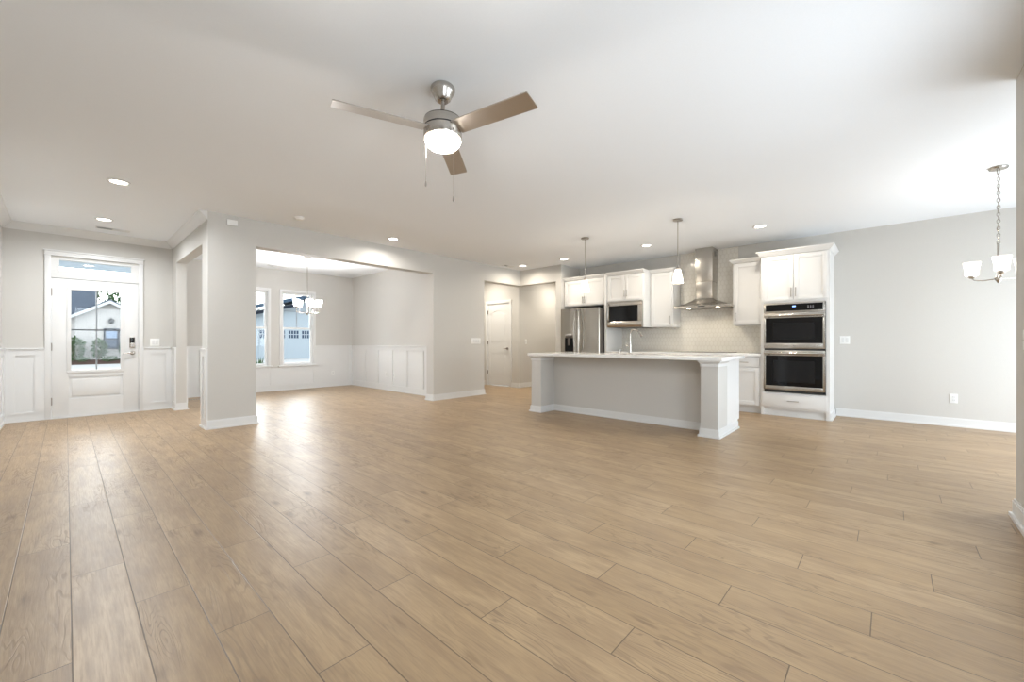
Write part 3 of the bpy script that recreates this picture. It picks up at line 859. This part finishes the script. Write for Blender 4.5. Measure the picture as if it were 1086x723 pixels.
for i in range(5):
    a = 1.46 + i * .547
    q = MB().box(IX1, IX1 + .018, a + .004, a + .543, .12, .87, .002).build('door', MCAB, isl)
    MB().tube([(IX1 + .045, a + .49, .66), (IX1 + .045, a + .49, .79)], .0055, 8).cyl((IX1 + .018, a + .49, .675), (IX1 + .045, a + .49, .675), .0045, 8).cyl((IX1 + .018, a + .49, .775), (IX1 + .045, a + .49, .775), .0045, 8).build('handle', MNID, q)
m = MB().box(IX0 - .045, IX1 + .045, 1.39, 4.255, .885, .925, .004).build('countertop', MQ)
tag(m, 'long white quartz slab on top of the island', 'countertop')
# faucet
fc = empty('faucet', (5.78, 2.895, .925), 'tall brushed nickel gooseneck faucet on the island', 'faucet')
MB().lathe([(0, 0), (.027, 0), (.028, .008), (.022, .014), (.019, .05), (.019, .15), (.0135, .155), (.0135, .16), (0, .16)], (5.78, 2.895, .925), 20).build('base', MNI, fc)
pts = [(5.78, 2.895, 1.05), (5.78, 2.895, 1.22)]
sx, sy = -.02, -1.0
for i in range(13):
    a = math.pi * i / 12 * .83
    pts.append((5.78 + (-.010) * (1 - math.cos(a)), 2.895 - .075 * (1 - math.cos(a)), 1.22 + .075 * math.sin(a)))
MB().tube(pts, .0125, 12).build('spout', MNI, fc)
pe = Vector(pts[-1]); dd = (pe - Vector(pts[-2])).normalized()
MB().tube([pe, pe + dd * .03, pe + dd * .10], [.013, .016, .017], 12).build('spray_head', MNID, fc)
MB().tube([(5.78, 2.90, 1.03), (5.78, 2.945, 1.035), (5.78, 2.96, 1.06), (5.78, 2.965, 1.11)], [.008, .008, .006, .005], 8).build('lever', MNI, fc)
sd = empty('soap_dispenser', (5.78, 3.07, .925), 'small nickel soap dispenser pump left of the faucet', 'soap dispenser')
MB().lathe([(0, 0), (.02, 0), (.02, .006), (.011, .012), (.009, .06), (0, .062)], (5.78, 3.07, .925), 16).build('base', MNI, sd)
MB().tube([(5.78, 3.07, .98), (5.78, 3.07, 1.0), (5.76, 3.03, 1.003), (5.755, 3.01, .995)], .005, 8).build('nozzle', MNI, sd)

# ------------------------------------------------------------------ recessed lights
CANS = [(.37, 5.82, 'recessed ceiling light at the foyer entrance', 'f'), (.35, 7.74, 'recessed ceiling light near the front door', 'f'),
        (3.53, 5.82, 'recessed ceiling light before the dining opening', 'g'), (6.66, 5.82, 'recessed ceiling light near the hall corner', 'k'),
        (6.68, 4.75, 'recessed ceiling light in front of the refrigerator', 'k'), (6.68, 3.05, 'recessed ceiling light between the two island pendants', 'k'),
        (6.67, 1.36, 'recessed ceiling light before the oven tower', 'k')]
proto = None
POW = {'f': 29, 'g': 13, 'k': 9.5}
COL = {'f': (.93, .965, 1), 'g': (1, .96, .91), 'k': (1, .91, .78)}
for x, y, lab, kd in CANS:
    if proto is None:
        proto = empty('recessed_light', (x, y, H))
        MB().lathe([(.066, -.001), (.094, -.001), (.094, -.006), (.088, -.010), (.072, -.010), (.066, -.004)], (x, y, H), 36).build('trim_ring', MT, proto)
        MB().lathe([(0, -.0015), (.068, -.0015), (.068, -.006), (0, -.006)], (x, y, H), 32).build('lens', MBULB, proto)
        o = proto
    else:
        o = copy_tree(proto); o.location = (x, y, H)
    tag(o, lab, 'ceiling light', 'recessed ceiling lights')
    area_light('recessed_light_lamp', (x, y, H - .013), (0, 0, 0), .13, .13, POW[kd], COL[kd], 165, 'DISK')

o = copy_tree(proto); o.location = (.31, 11.55, 2.60); tag(o, 'recessed light in the porch ceiling seen through the transom', 'ceiling light', 'recessed ceiling lights')
# ------------------------------------------------------------------ ceiling fan
FX, FY = 1.647, 2.123
fan = empty('ceiling_fan', (FX, FY, H), 'brushed nickel three blade ceiling fan with lit bowl', 'ceiling fan')
MB().lathe([(0, -.001), (.070, -.001), (.078, -.012), (.078, -.03), (.070, -.045), (.062, -.058), (.058, -.066), (.050, -.085), (.034, -.098), (0, -.1)], (FX, FY, H), 40).build('canopy', MNI, fan)
MB().cyl((FX, FY, H - .10), (FX, FY, 2.53), .0125).build('downrod', MNID, fan)
MB().lathe([(0, 2.575), (.018, 2.575), (.024, 2.565), (.036, 2.54), (.036, 2.53), (0, 2.53)], (FX, FY, 0), 24).build('coupling', MNID, fan)
hs = MB().lathe([(0, 2.532), (.108, 2.532), (.120, 2.524), (.122, 2.515), (.122, 2.475), (.1195, 2.473), (.1195, 2.469), (.122, 2.467), (.122, 2.412), (.118, 2.405), (0, 2.405)], (FX, FY, 0), 48)
hso = hs.build('motor_housing', MNI, fan)
MB().lathe([(.119, 2.4745), (.1224, 2.4745), (.1224, 2.468), (.119, 2.468)], (FX, FY, 0), 48).lathe([(.105, 2.534), (.1165, 2.531), (.119, 2.527), (.105, 2.530)], (FX, FY, 0), 48).build('trim_groove', MDK, hso)
bw = MB().lathe([(.116, 2.408), (.116, 2.395), (.113, 2.383), (.104, 2.366), (.085, 2.350), (.058, 2.340), (.028, 2.335), (0, 2.334)], (FX, FY, 0), 40)
bw.build('light_bowl', MBOWL, fan)
pl_ = bpy.data.lights.new('fan_lamp', 'POINT'); pl_.energy = 48; pl_.color = (1, .96, .91); pl_.shadow_soft_size = .05
po = bpy.data.objects.new('fan_lamp', pl_); C.objects.link(po); po.location = (FX, FY, 2.36)
for i in range(3):
    ang = R(41 + 120 * i); ca, sa = math.cos(ang), math.sin(ang)
    u = Vector((ca, sa, 0)); v = Vector((-sa, ca, 0)); pt_ = R(-11)
    bm_ = MB()
    outline = [(.115, -.060), (.655, -.066), (.66, -.058), (.66, .062), (.652, .066), (.115, .060)]
    zc = 2.455
    def P(a, b, dz): return Vector((FX, FY, zc)) + u * a + v * (b * math.cos(pt_)) + Vector((0, 0, b * math.sin(pt_) + dz))
    top = [bm_.b.verts.new(P(a, b, .003)) for a, b in outline]; bot = [bm_.b.verts.new(P(a, b, -.003)) for a, b in outline]
    fs = [bm_.b.faces.new(top), bm_.b.faces.new(bot[::-1])]
    for k in range(len(outline)): fs.append(bm_.b.faces.new((top[k], bot[k], bot[(k + 1) % len(outline)], top[(k + 1) % len(outline)])))
    bmesh.ops.recalc_face_normals(bm_.b, faces=fs)
    bl = bm_.build('blade', MBL, fan)
    br = MB(); a = [P(.07, -.02, .004), P(.07, .02, .004), P(.165, .03, .0045), P(.165, -.03, .0045)]
    A = [br.b.verts.new(p) for p in a]; B_ = [br.b.verts.new(p + Vector((0, 0, .005))) for p in a]
    fs = [br.b.faces.new(A), br.b.faces.new(B_)] + [br.b.faces.new((A[k], A[(k + 1) % 4], B_[(k + 1) % 4], B_[k])) for k in range(4)]
    bmesh.ops.recalc_face_normals(br.b, faces=fs)
    br.build('blade_iron', MNID, bl)
for dr, df, ze in ((-.090, -.090, 2.065), (.083, -.094, 1.970)):
    x, y = FX + dr * .677 + df * .7355, FY - dr * .7355 + df * .677
    pc_ = MB().tube([(x, y, 2.42), (x, y, ze + .035)], .0012, 6)
    pc_.tube([(x - (.0), y, 2.43), (x, y, 2.42)], .004, 8)
    pco = pc_.build('pull_chain', MNID, fan)
    MB().lathe([(0, .036), (.003, .034), (.006, .02), (.0065, .008), (.004, 0), (0, 0)], (x, y, ze), 12).build('fob', MNID, pco)

# ------------------------------------------------------------------ pendants over the island
pp = None
for y, lab in ((3.551, 'left island pendant lamp, nearer the refrigerator'), (2.098, 'right island pendant lamp, nearer the range hood')):
    x = 5.56
    if pp is None:
        pp = empty('pendant_lamp', (x, y, H)); o = pp
        MB().lathe([(0, -.001), (.062, -.001), (.064, -.012), (.058, -.02), (.012, -.024), (0, -.024)], (x, y, H), 32).build('canopy', MNID, pp)
        MB().cyl((x, y, H - .024), (x, y, 2.10), .0065, 12).build('rod', MNI, pp)
        MB().lathe([(0, 2.112), (.012, 2.112), (.016, 2.10), (.03, 2.082), (.032, 2.066), (0, 2.066)], (x, y, 0), 24).build('socket', MNID, pp)
        MB().shell([(.034, 2.076), (.040, 2.05), (.050, 2.0), (.061, 1.94), (.070, 1.893), (.068, 1.890), (.066, 1.893), (.058, 1.94), (.047, 2.0), (.037, 2.05), (.032, 2.07)], (x, y, 0), 32).build('shade', MSH, pp)
    else:
        o = copy_tree(pp); o.location = (x, y, H)
    tag(o, lab, 'pendant lamp', 'pendant lamps over the island')
    l = bpy.data.lights.new('pendant_bulb', 'POINT'); l.energy = 13; l.color = (1, .85, .66); l.shadow_soft_size = .025
    q = bpy.data.objects.new('pendant_bulb', l); C.objects.link(q); q.location = (x, y, 1.97)

# ------------------------------------------------------------------ chandeliers
def chandelier(cx, cy, near_deg, arms, rad, ztop_stem, chain, label, power, col, zh=1.665, zs=1.735, sh=.145, ms=None, tw=.082):
    r = empty('chandelier', (cx, cy, H), label, 'chandelier')
    MB().lathe([(0, -.001), (.062, -.001), (.066, -.010), (.060, -.022), (.02, -.03), (0, -.032)], (cx, cy, H), 32).build('canopy', MNI, r)
    if chain:
        cz = H - .03; links = MB(); k = 0
        while cz > ztop_stem:
            pts = []
            for i in range(12):
                a = 2 * math.pi * i / 12; px_, pz_ = .011 * math.cos(a), .021 * math.sin(a)
                pts.append((cx + (px_ if k % 2 else 0), cy + (0 if k % 2 else px_), cz - .018 + pz_))
            links.tube(pts, .0026, 6, closed=True); cz -= .033; k += 1
        links.tube([(cx + .006 * math.sin(i), cy + .006 * math.cos(i), H - .03 + (ztop_stem - H + .03) * i / 24) for i in range(25)], .002, 6)
        links.build('chain', MNI, r)
    else:
        MB().cyl((cx, cy, H - .03), (cx, cy, ztop_stem), .0055, 10).build('rod', MNI, r)
    MB().lathe([(0, ztop_stem + .012), (.008, ztop_stem + .008), (.010, ztop_stem - .02), (.010, zh + .04), (.02, zh + .03), (.024, zh + .012), (.024, zh - .012), (.016, zh - .022), (.008, zh - .04), (0, zh - .042)], (cx, cy, 0), 24).build('stem', MNI, r)
    base_a = math.atan2(-cy, -cx)
    for i in range(arms):
        a = base_a - R(near_deg) - i * 2 * math.pi / arms * -1
        ca, sa = math.cos(a), math.sin(a)
        def Q(d, z): return (cx + ca * d, cy + sa * d, z)
        ar = MB().tube([Q(.015, zh), Q(rad * .5, zh - .004), Q(rad - .045, zh), Q(rad - .015, zh + .008), Q(rad, zh + .03), Q(rad, zs + .004)], .0058, 10).build('arm', MNI, r)
        sx_, sy_ = cx + ca * rad, cy + sa * rad
        MB().lathe([(0, -.022), (.014, -.022), (.026, -.012), (.028, .004), (.016, .01), (.012, .05), (0, .05)], (sx_, sy_, zs), 20).build('socket', MNI, ar)
        MB().shell([(.0, .004), (.042, .004), (.048, .012), (tw * .80, sh * .5), (tw, sh), (tw - .003, sh), (tw * .77, sh * .5), (.044, .015), (.0, .008)], (sx_, sy_, zs), 28).build('shade', ms or MSHD, ar)
        l = bpy.data.lights.new('chandelier_bulb', 'POINT'); l.energy = power; l.color = col; l.shadow_soft_size = .025
        q = bpy.data.objects.new('chandelier_bulb', l); C.objects.link(q); q.location = (sx_, sy_, zs + .085)
    return r
chandelier(5.938, -.746, -6, 3, .185, 2.02, True, 'three light nickel chandelier on a chain in the nook', 2.2, (1, .90, .78), zh=1.695, zs=1.742, sh=.135, tw=.062)
chandelier(3.15, 8.25, -7.5, 5, .205, 1.93, False, 'five light nickel chandelier in the dining room', 46, (.98, .985, 1), zh=1.66, zs=1.775, sh=.13, tw=.062)

# ------------------------------------------------------------------ ceiling and wall fittings
def vent(x, y, lx, ly, label):
    r = empty('ceiling_vent', (x, y, H), label, 'air vent', 'ceiling air vents')
    f = MB(); w = .018
    f.box(x - lx / 2, x + lx / 2, y - ly / 2, y - ly / 2 + w, H - .007, H - .001); f.box(x - lx / 2, x + lx / 2, y + ly / 2 - w, y + ly / 2, H - .007, H - .001)
    f.box(x - lx / 2, x - lx / 2 + w, y - ly / 2, y + ly / 2, H - .007, H - .001); f.box(x + lx / 2 - w, x + lx / 2, y - ly / 2, y + ly / 2, H - .007, H - .001)
    f.box(x - .008, x + .008, y - ly / 2, y + ly / 2, H - .007, H - .001)
    f.build('frame', MT, r)
    MB().box(x - lx / 2 + w, x + lx / 2 - w, y - ly / 2 + w, y + ly / 2 - w, H - .002, H - .0008).build('duct', MDK, r)
    s = MB(); n = 4
    for i in range(n):
        yy = y - ly / 2 + w + (ly - 2 * w) * (i + .5) / n
        for sg, a, c in ((1, x - lx / 2 + w, x - .008), (-1, x + .008, x + lx / 2 - w)):
            s.prism([(yy - .009, H - .007 if sg > 0 else H - .0015), (yy + .009, H - .0015 if sg > 0 else H - .007), (yy + .0095, H - .0005 if sg > 0 else H - .006), (yy - .0085, H - .006 if sg > 0 else H - .0005)], 'x', a, c)
    s.build('louver', MT, r)
vent(.47, 8.34, .36, .12, 'white ceiling vent between foyer light and front door')
vent(3.1, 9.76, .36, .12, 'white ceiling vent over the dining windows')
vent(6.48, 6.08, .30, .12, 'small ceiling vent near the hall opening')
sm = empty('smoke_detector', (2.09, 5.74, H), 'small round white smoke detector on the ceiling', 'smoke detector')
MB().lathe([(0, -.001), (.062, -.001), (.062, -.012), (.054, -.016), (0, -.016)], (2.09, 5.74, H), 32).build('base', MWHP, sm)
MB().lathe([(0, -.016), (.05, -.016), (.048, -.03), (.03, -.036), (0, -.037)], (2.09, 5.74, H), 32).build('cover', MWHP, sm)
cm_ = MB().box(1.409, 1.524, D - .028, D - .0005, 2.615, 2.683, .004).build('door_chime', MWHP)
tag(cm_, 'small white chime box high on the column wall', 'door chime')

def plate(name, axis, pl, sg, c, z, gangs, label, toggles=True, hh=.118, ww=None, cat=None, grp=None):
    w = ww or (.072 + .046 * (gangs - 1)); t = .006
    r = empty(name, (c, pl, z - hh / 2) if axis == 'x' else (pl, c, z - hh / 2), label, cat or ('light switch' if toggles else 'outlet'), grp)
    def bx(b0, b1, a, t2, z0, z1, bev=0):
        m_ = MB()
        if axis == 'x': return m_.box(b0, b1, pl + sg * a, pl + sg * t2, z0, z1, bev)
        return m_.box(pl + sg * a, pl + sg * t2, b0, b1, z0, z1, bev)
    bx(c - w / 2, c + w / 2, .0004, t, z - hh / 2, z + hh / 2, .0025).build('plate', MWHP, r)
    for i in range(gangs):
        cc = c + (i - (gangs - 1) / 2) * .046
        if toggles: bx(cc - .0165, cc + .0165, t - .001, t + .004, z - .034, z + .034, .0015).build('rocker', MT, r)
        else:
            bx(cc - .017, cc + .017, t - .001, t + .0015, z - .036, z + .036, .001).build('receptacle', MT, r)
            for dz in (-.02, .02):
                bx(cc - .007, cc - .005, t + .001, t + .0018, z + dz - .005, z + dz + .005).build('slot', MDK, r)
                bx(cc + .005, cc + .007, t + .001, t + .0018, z + dz - .005, z + dz + .005).build('slot', MDK, r)
    return r
plate('switch_plate', 'x', D, -1, 5.745, 1.122, 4, 'wide white switch plate on the wall left of the hall door', ww=.25, grp='wall switches')
plate('switch_plate', 'x', F, -1, .985, 1.097, 2, 'white double switch plate right of the front door', grp='wall switches')
plate('switch_plate', 'y', K, -1, .499, 1.129, 2, 'white double switch plate right of the oven tower', grp='wall switches')
plate('switch_plate', 'x', 6.57, -1, 7.63, 1.11, 1, 'white single switch plate inside the hall opening', grp='wall switches')
sp = plate('switch_plate', 'x', YB, 1, 3.70, 1.111, 4, 'wide white switch plate on the near wall end at the right frame edge', ww=.245, grp='wall switches')
MB().box(3.58, 3.82, YB + .0095, YB + .0108, 1.1085, 1.1125).build('gap', MNID, sp)
plate('outlet_plate', 'y', K, -1, -.605, .364, 1, 'white outlet low on the blank right wall', False, grp='wall outlets')
plate('outlet_plate', 'y', RX - .006, -1, 8.524, .36, 1, 'left one of two outlets in the dining wainscot', False, grp='wall outlets')
plate('outlet_plate', 'y', RX - .006, -1, 8.20, .36, 1, 'right one of two outlets in the dining wainscot', False, grp='wall outlets')
plate('outlet_plate', 'x', G - .006, -1, 4.50, .33, 1, 'white outlet right of the dining windows', False, grp='wall outlets')
vr = empty('floor_vent', (1.70, 9.79, 0), 'metal floor register seen through the foyer opening', 'air vent')
MB().box(1.56, 1.84, 9.73, 9.85, 0, .006, .002).build('frame', MNID, vr)
s = MB()
for i in range(7): s.box(1.58 + i * .037, 1.60 + i * .037, 9.745, 9.835, .0058, .007)
s.build('slot', MDK, vr)

# ------------------------------------------------------------------ outdoors across the street
MCON = earth('pale_concrete', (.42, .41, .39), (.50, .49, .47), 3)
MMUL = earth('bark_mulch', (.055, .03, .022), (.12, .07, .055), 9)
MSID = plank_siding('white_siding', (.43, .41, .39))
MROOF = shingle('slate_shingle', (.075, .092, .12))
MNAVY = glossy('navy_frame', (.012, .02, .036), .5, .02, .2)
MDARKG = glossy('dark_window', (.03, .055, .10), .08, .02, .4)
MWHO = paint('white_exterior', (.34, .385, .42), .5, .02, 0)
MLEAF = earth('leaf_green', (.022, .05, .014), (.075, .14, .045), 30)
MSTEM = earth('twig_brown', (.10, .07, .045), (.18, .13, .09), 20)
GZ = -.15
m = MB().box(-30, 45, G + .15, 60, GZ - .3, GZ); m.box(-30, 1.2, F + .16, G + .16, GZ - .3, GZ)
gr = m.build('ground', MCON, origin=(0, 0, 0)); gr['kind'] = 'structure'
m = MB().prism([(33.0, GZ), (33.98, GZ), (33.98, .10), (33.7, .09), (33.2, -.03)], 'x', -6, 6.5).build('mulch_bed', MMUL); tag(m, 'brown mulch bed along the house across the street', 'mulch', None, 'stuff')
m = MB().box(-.7, 1.2, F + .152, G + .1, GZ, -.005).build('porch_slab', MCON); m['kind'] = 'structure'
m = MB().box(-1.6, 1.19, F + .152, 12.2, 2.60, 2.70).build('porch_roof', paint('porch_ceiling_blue', (.50, .58, .66), .6, .02, 0)); m['kind'] = 'structure'
# gabled white house opposite the front door
hs = empty('house', (1.77, 36, GZ), 'white gabled house with slate roof seen through the front door', 'house')
hx, hz = 1.77, 3.45
w = 2.15
MB().prism([(hx - w, GZ), (hx + w, GZ), (hx + w, hz - .59 * w), (hx, hz), (hx - w, hz - .59 * w)], 'y', 34, 40).build('wall', MSID, hs)
MB().box(-9, hx - w, 35.5, 41, GZ, 2.5).build('wall', MSID, hs)
def rake(mb, x0, z0, x1, z1, y0, y1, t):
    mb.prism([(x0, z0), (x1, z1), (x1, z1 + t), (x0, z0 + t)], 'y', y0, y1)
r_ = MB(); rake(r_, hx - w - .3, hz - .59 * (w + .3) + .08, hx, hz + .08, 33.72, 40, .10); rake(r_, hx + w + .3, hz - .59 * (w + .3) + .08, hx, hz + .08, 33.72, 40, .10)
r_.build('roof', MROOF, hs)
r_ = MB(); rake(r_, hx - w - .3, hz - .59 * (w + .3) - .07, hx, hz - .07, 33.7, 33.78, .17); rake(r_, hx + w + .3, hz - .59 * (w + .3) - .07, hx, hz - .07, 33.7, 33.78, .17)
r_.build('fascia', paint('fascia_white', (.55, .56, .57), .5, .02, 0), hs)
MB().prism([(35.2, 2.4), (41.5, 2.4), (37.6, 4.75)], 'x', -9.3, 1.3).build('roof', MROOF, hs)
wn = MB()
for a, c, z0, z1 in ((1.50, 1.60, .70, 1.92), (2.09, 2.19, .70, 1.92), (1.50, 2.19, 1.80, 1.92), (1.50, 2.19, .70, .78), (1.50, 2.19, 1.26, 1.33)): wn.box(a, c, 33.94, 34.0, z0, z1)
wno = wn.build('window', MNAVY, hs)
MB().box(1.58, 2.11, 33.97, 33.99, .76, 1.30).build('pane', MDARKG, wno)
MB().box(1.58, 2.11, 33.97, 33.99, 1.30, 1.85).build('pane', glossy('painted_sky_pane', (.15, .22, .34), .1), wno)  # reflected sky painted into the upper pane's colour
lt = MB().box(1.79, 1.86, 33.9, 34.0, 2.42, 2.55).lathe([(0, .0), (.10, -.0), (.14, -.1), (.10, -.26), (0, -.28)], (1.826, 33.84, 2.46), 14).build('wall_lantern', MDK, hs)
# shrubs
def leafy(parent, cx, cy, z0, w, h, n, size, seed, name='foliage'):
    rnd = random.Random(seed); mb = MB()
    for i in range(n):
        while True:
            p = Vector((rnd.uniform(-1, 1), rnd.uniform(-1, 1), rnd.uniform(-1, 1)))
            if p.length < 1 and rnd.random() < .35 + .65 * p.length: break
        c = Vector((cx + p.x * w / 2, cy + p.y * w / 2, z0 + h * .52 + p.z * h * .48))
        d = (p + Vector((rnd.uniform(-.7, .7), rnd.uniform(-.7, .7), rnd.uniform(-.2, .9)))).normalized()
        sd_ = d.cross(Vector((rnd.uniform(-1, 1), rnd.uniform(-1, 1), rnd.uniform(-1, 1)))).normalized()
        s_ = size * rnd.uniform(.6, 1.3)
        q = [c, c + d * s_ * .5 + sd_ * s_ * .28, c + d * s_, c + d * s_ * .5 - sd_ * s_ * .28]
        mb.b.faces.new([mb.b.verts.new(x) for x in q])
    return mb.build(name, MLEAF, parent, smooth=False)
for i, (x, y, w_, h_, lab) in enumerate(((.36, 33.44, .70, 1.20, 'round green shrub left in front of the white house'), (1.32, 33.44, .52, 1.12, 'round green shrub under the navy window of the house'),
                                      (2.42, 33.44, .50, 1.0, 'green shrub right of the navy window'))):
    r = empty('shrub', (x, y, .05), lab, 'shrub', 'shrubs before the white house')
    leafy(r, x, y, .16, w_, h_, 420, .15, 10 + i)
    st = MB()
    for k in range(5): st.tube([(x, y, .05), (x + .1 * math.cos(k * 1.3), y + .1 * math.sin(k * 1.3), .5), (x + .2 * math.cos(k * 1.3), y + .2 * math.sin(k * 1.3), h_ * .8)], [.025, .018, .01], 6)
    st.build('stem', MSTEM, r)
for i, (x, lab) in enumerate(((.55, 'low ground cover plant below the left shrub'), (1.75, 'low ground cover plant below the navy window'))):
    r = leafy(None, x, 33.25, .02, .7, .22, 160, .10, 40 + i, 'ground_cover'); tag(r, lab, 'plant', 'low plants in the mulch')
tr = empty('tree', (3.0, 47, GZ), 'leafy tree rising behind the white house', 'tree')
leafy(tr, 2.6, 47, 1.8, 3.0, 4.0, 500, .4, 77)
MB().tube([(2.6, 47, GZ), (2.65, 47, 2), (2.6, 47, 4)], [.18, .14, .07], 8).build('trunk', MSTEM, tr)
# garage across the street, seen through the dining windows
gh = empty('garage', (11.2, 36, GZ), 'white garage with windowed door seen through the dining windows', 'garage')
GYY = 33
MB().prism([(7.6, GZ), (15.2, GZ), (15.2, 3.3), (13.4, 4.45), (7.6, 2.9)], 'y', GYY, 41).build('wall', MWHO, gh)
r_ = MB(); rake(r_, 6.6, 2.83, 13.4, 4.67, GYY - .9, 41, .26); rake(r_, 16.2, 2.83, 13.4, 4.67, GYY - .9, 41, .17); r_.build('roof', shingle('blue_slate', (.03, .06, .10)), gh)
r_ = MB(); rake(r_, 6.8, 2.42, 12.0, 3.86, GYY - .55, GYY, .20); r_.build('gable_trim', MNAVY, gh)
gd = MB().box(9.28, 13.05, GYY - .03, GYY + .02, GZ, 2.12)
for i in range(1, 4): gd.box(9.28, 13.05, GYY - .034, GYY - .03, GZ + i * .56 - .006, GZ + i * .56 + .006)
gdo = gd.build('garage_door', MWHO, gh)
for i in range(4):
    x0 = 9.36 + i * .945
    for k in range(4):
        for j in range(2):
            MB().box(x0 + k * .185, x0 + k * .185 + .135, GYY - .04, GYY - .02, 1.40 + j * .31, 1.65 + j * .31).build('window_pane', MDARKG, gdo)
gp = empty('grassy_plant', (3.38, 12.1, GZ), 'spiky green plant outside the left dining window', 'plant')
pm = MB(); rnd = random.Random(5)
for i in range(60):
    a = rnd.uniform(0, 6.28); l_ = rnd.uniform(.5, .95); sp = rnd.uniform(.1, .35)
    c0 = Vector((3.38 + rnd.uniform(-.06, .06), 12.1 + rnd.uniform(-.06, .06), GZ)); c1 = c0 + Vector((math.cos(a) * sp * .5, math.sin(a) * sp * .5, l_ * .7)); c2 = c0 + Vector((math.cos(a) * sp, math.sin(a) * sp, l_))
    wv = Vector((-math.sin(a), math.cos(a), 0)) * .018
    V = [pm.b.verts.new(p) for p in (c0 - wv, c0 + wv, c1 + wv, c1 - wv, c2)]
    pm.b.faces.new((V[0], V[1], V[2], V[3])); pm.b.faces.new((V[3], V[2], V[4]))
pm.build('foliage', MLEAF, gp, smooth=False)
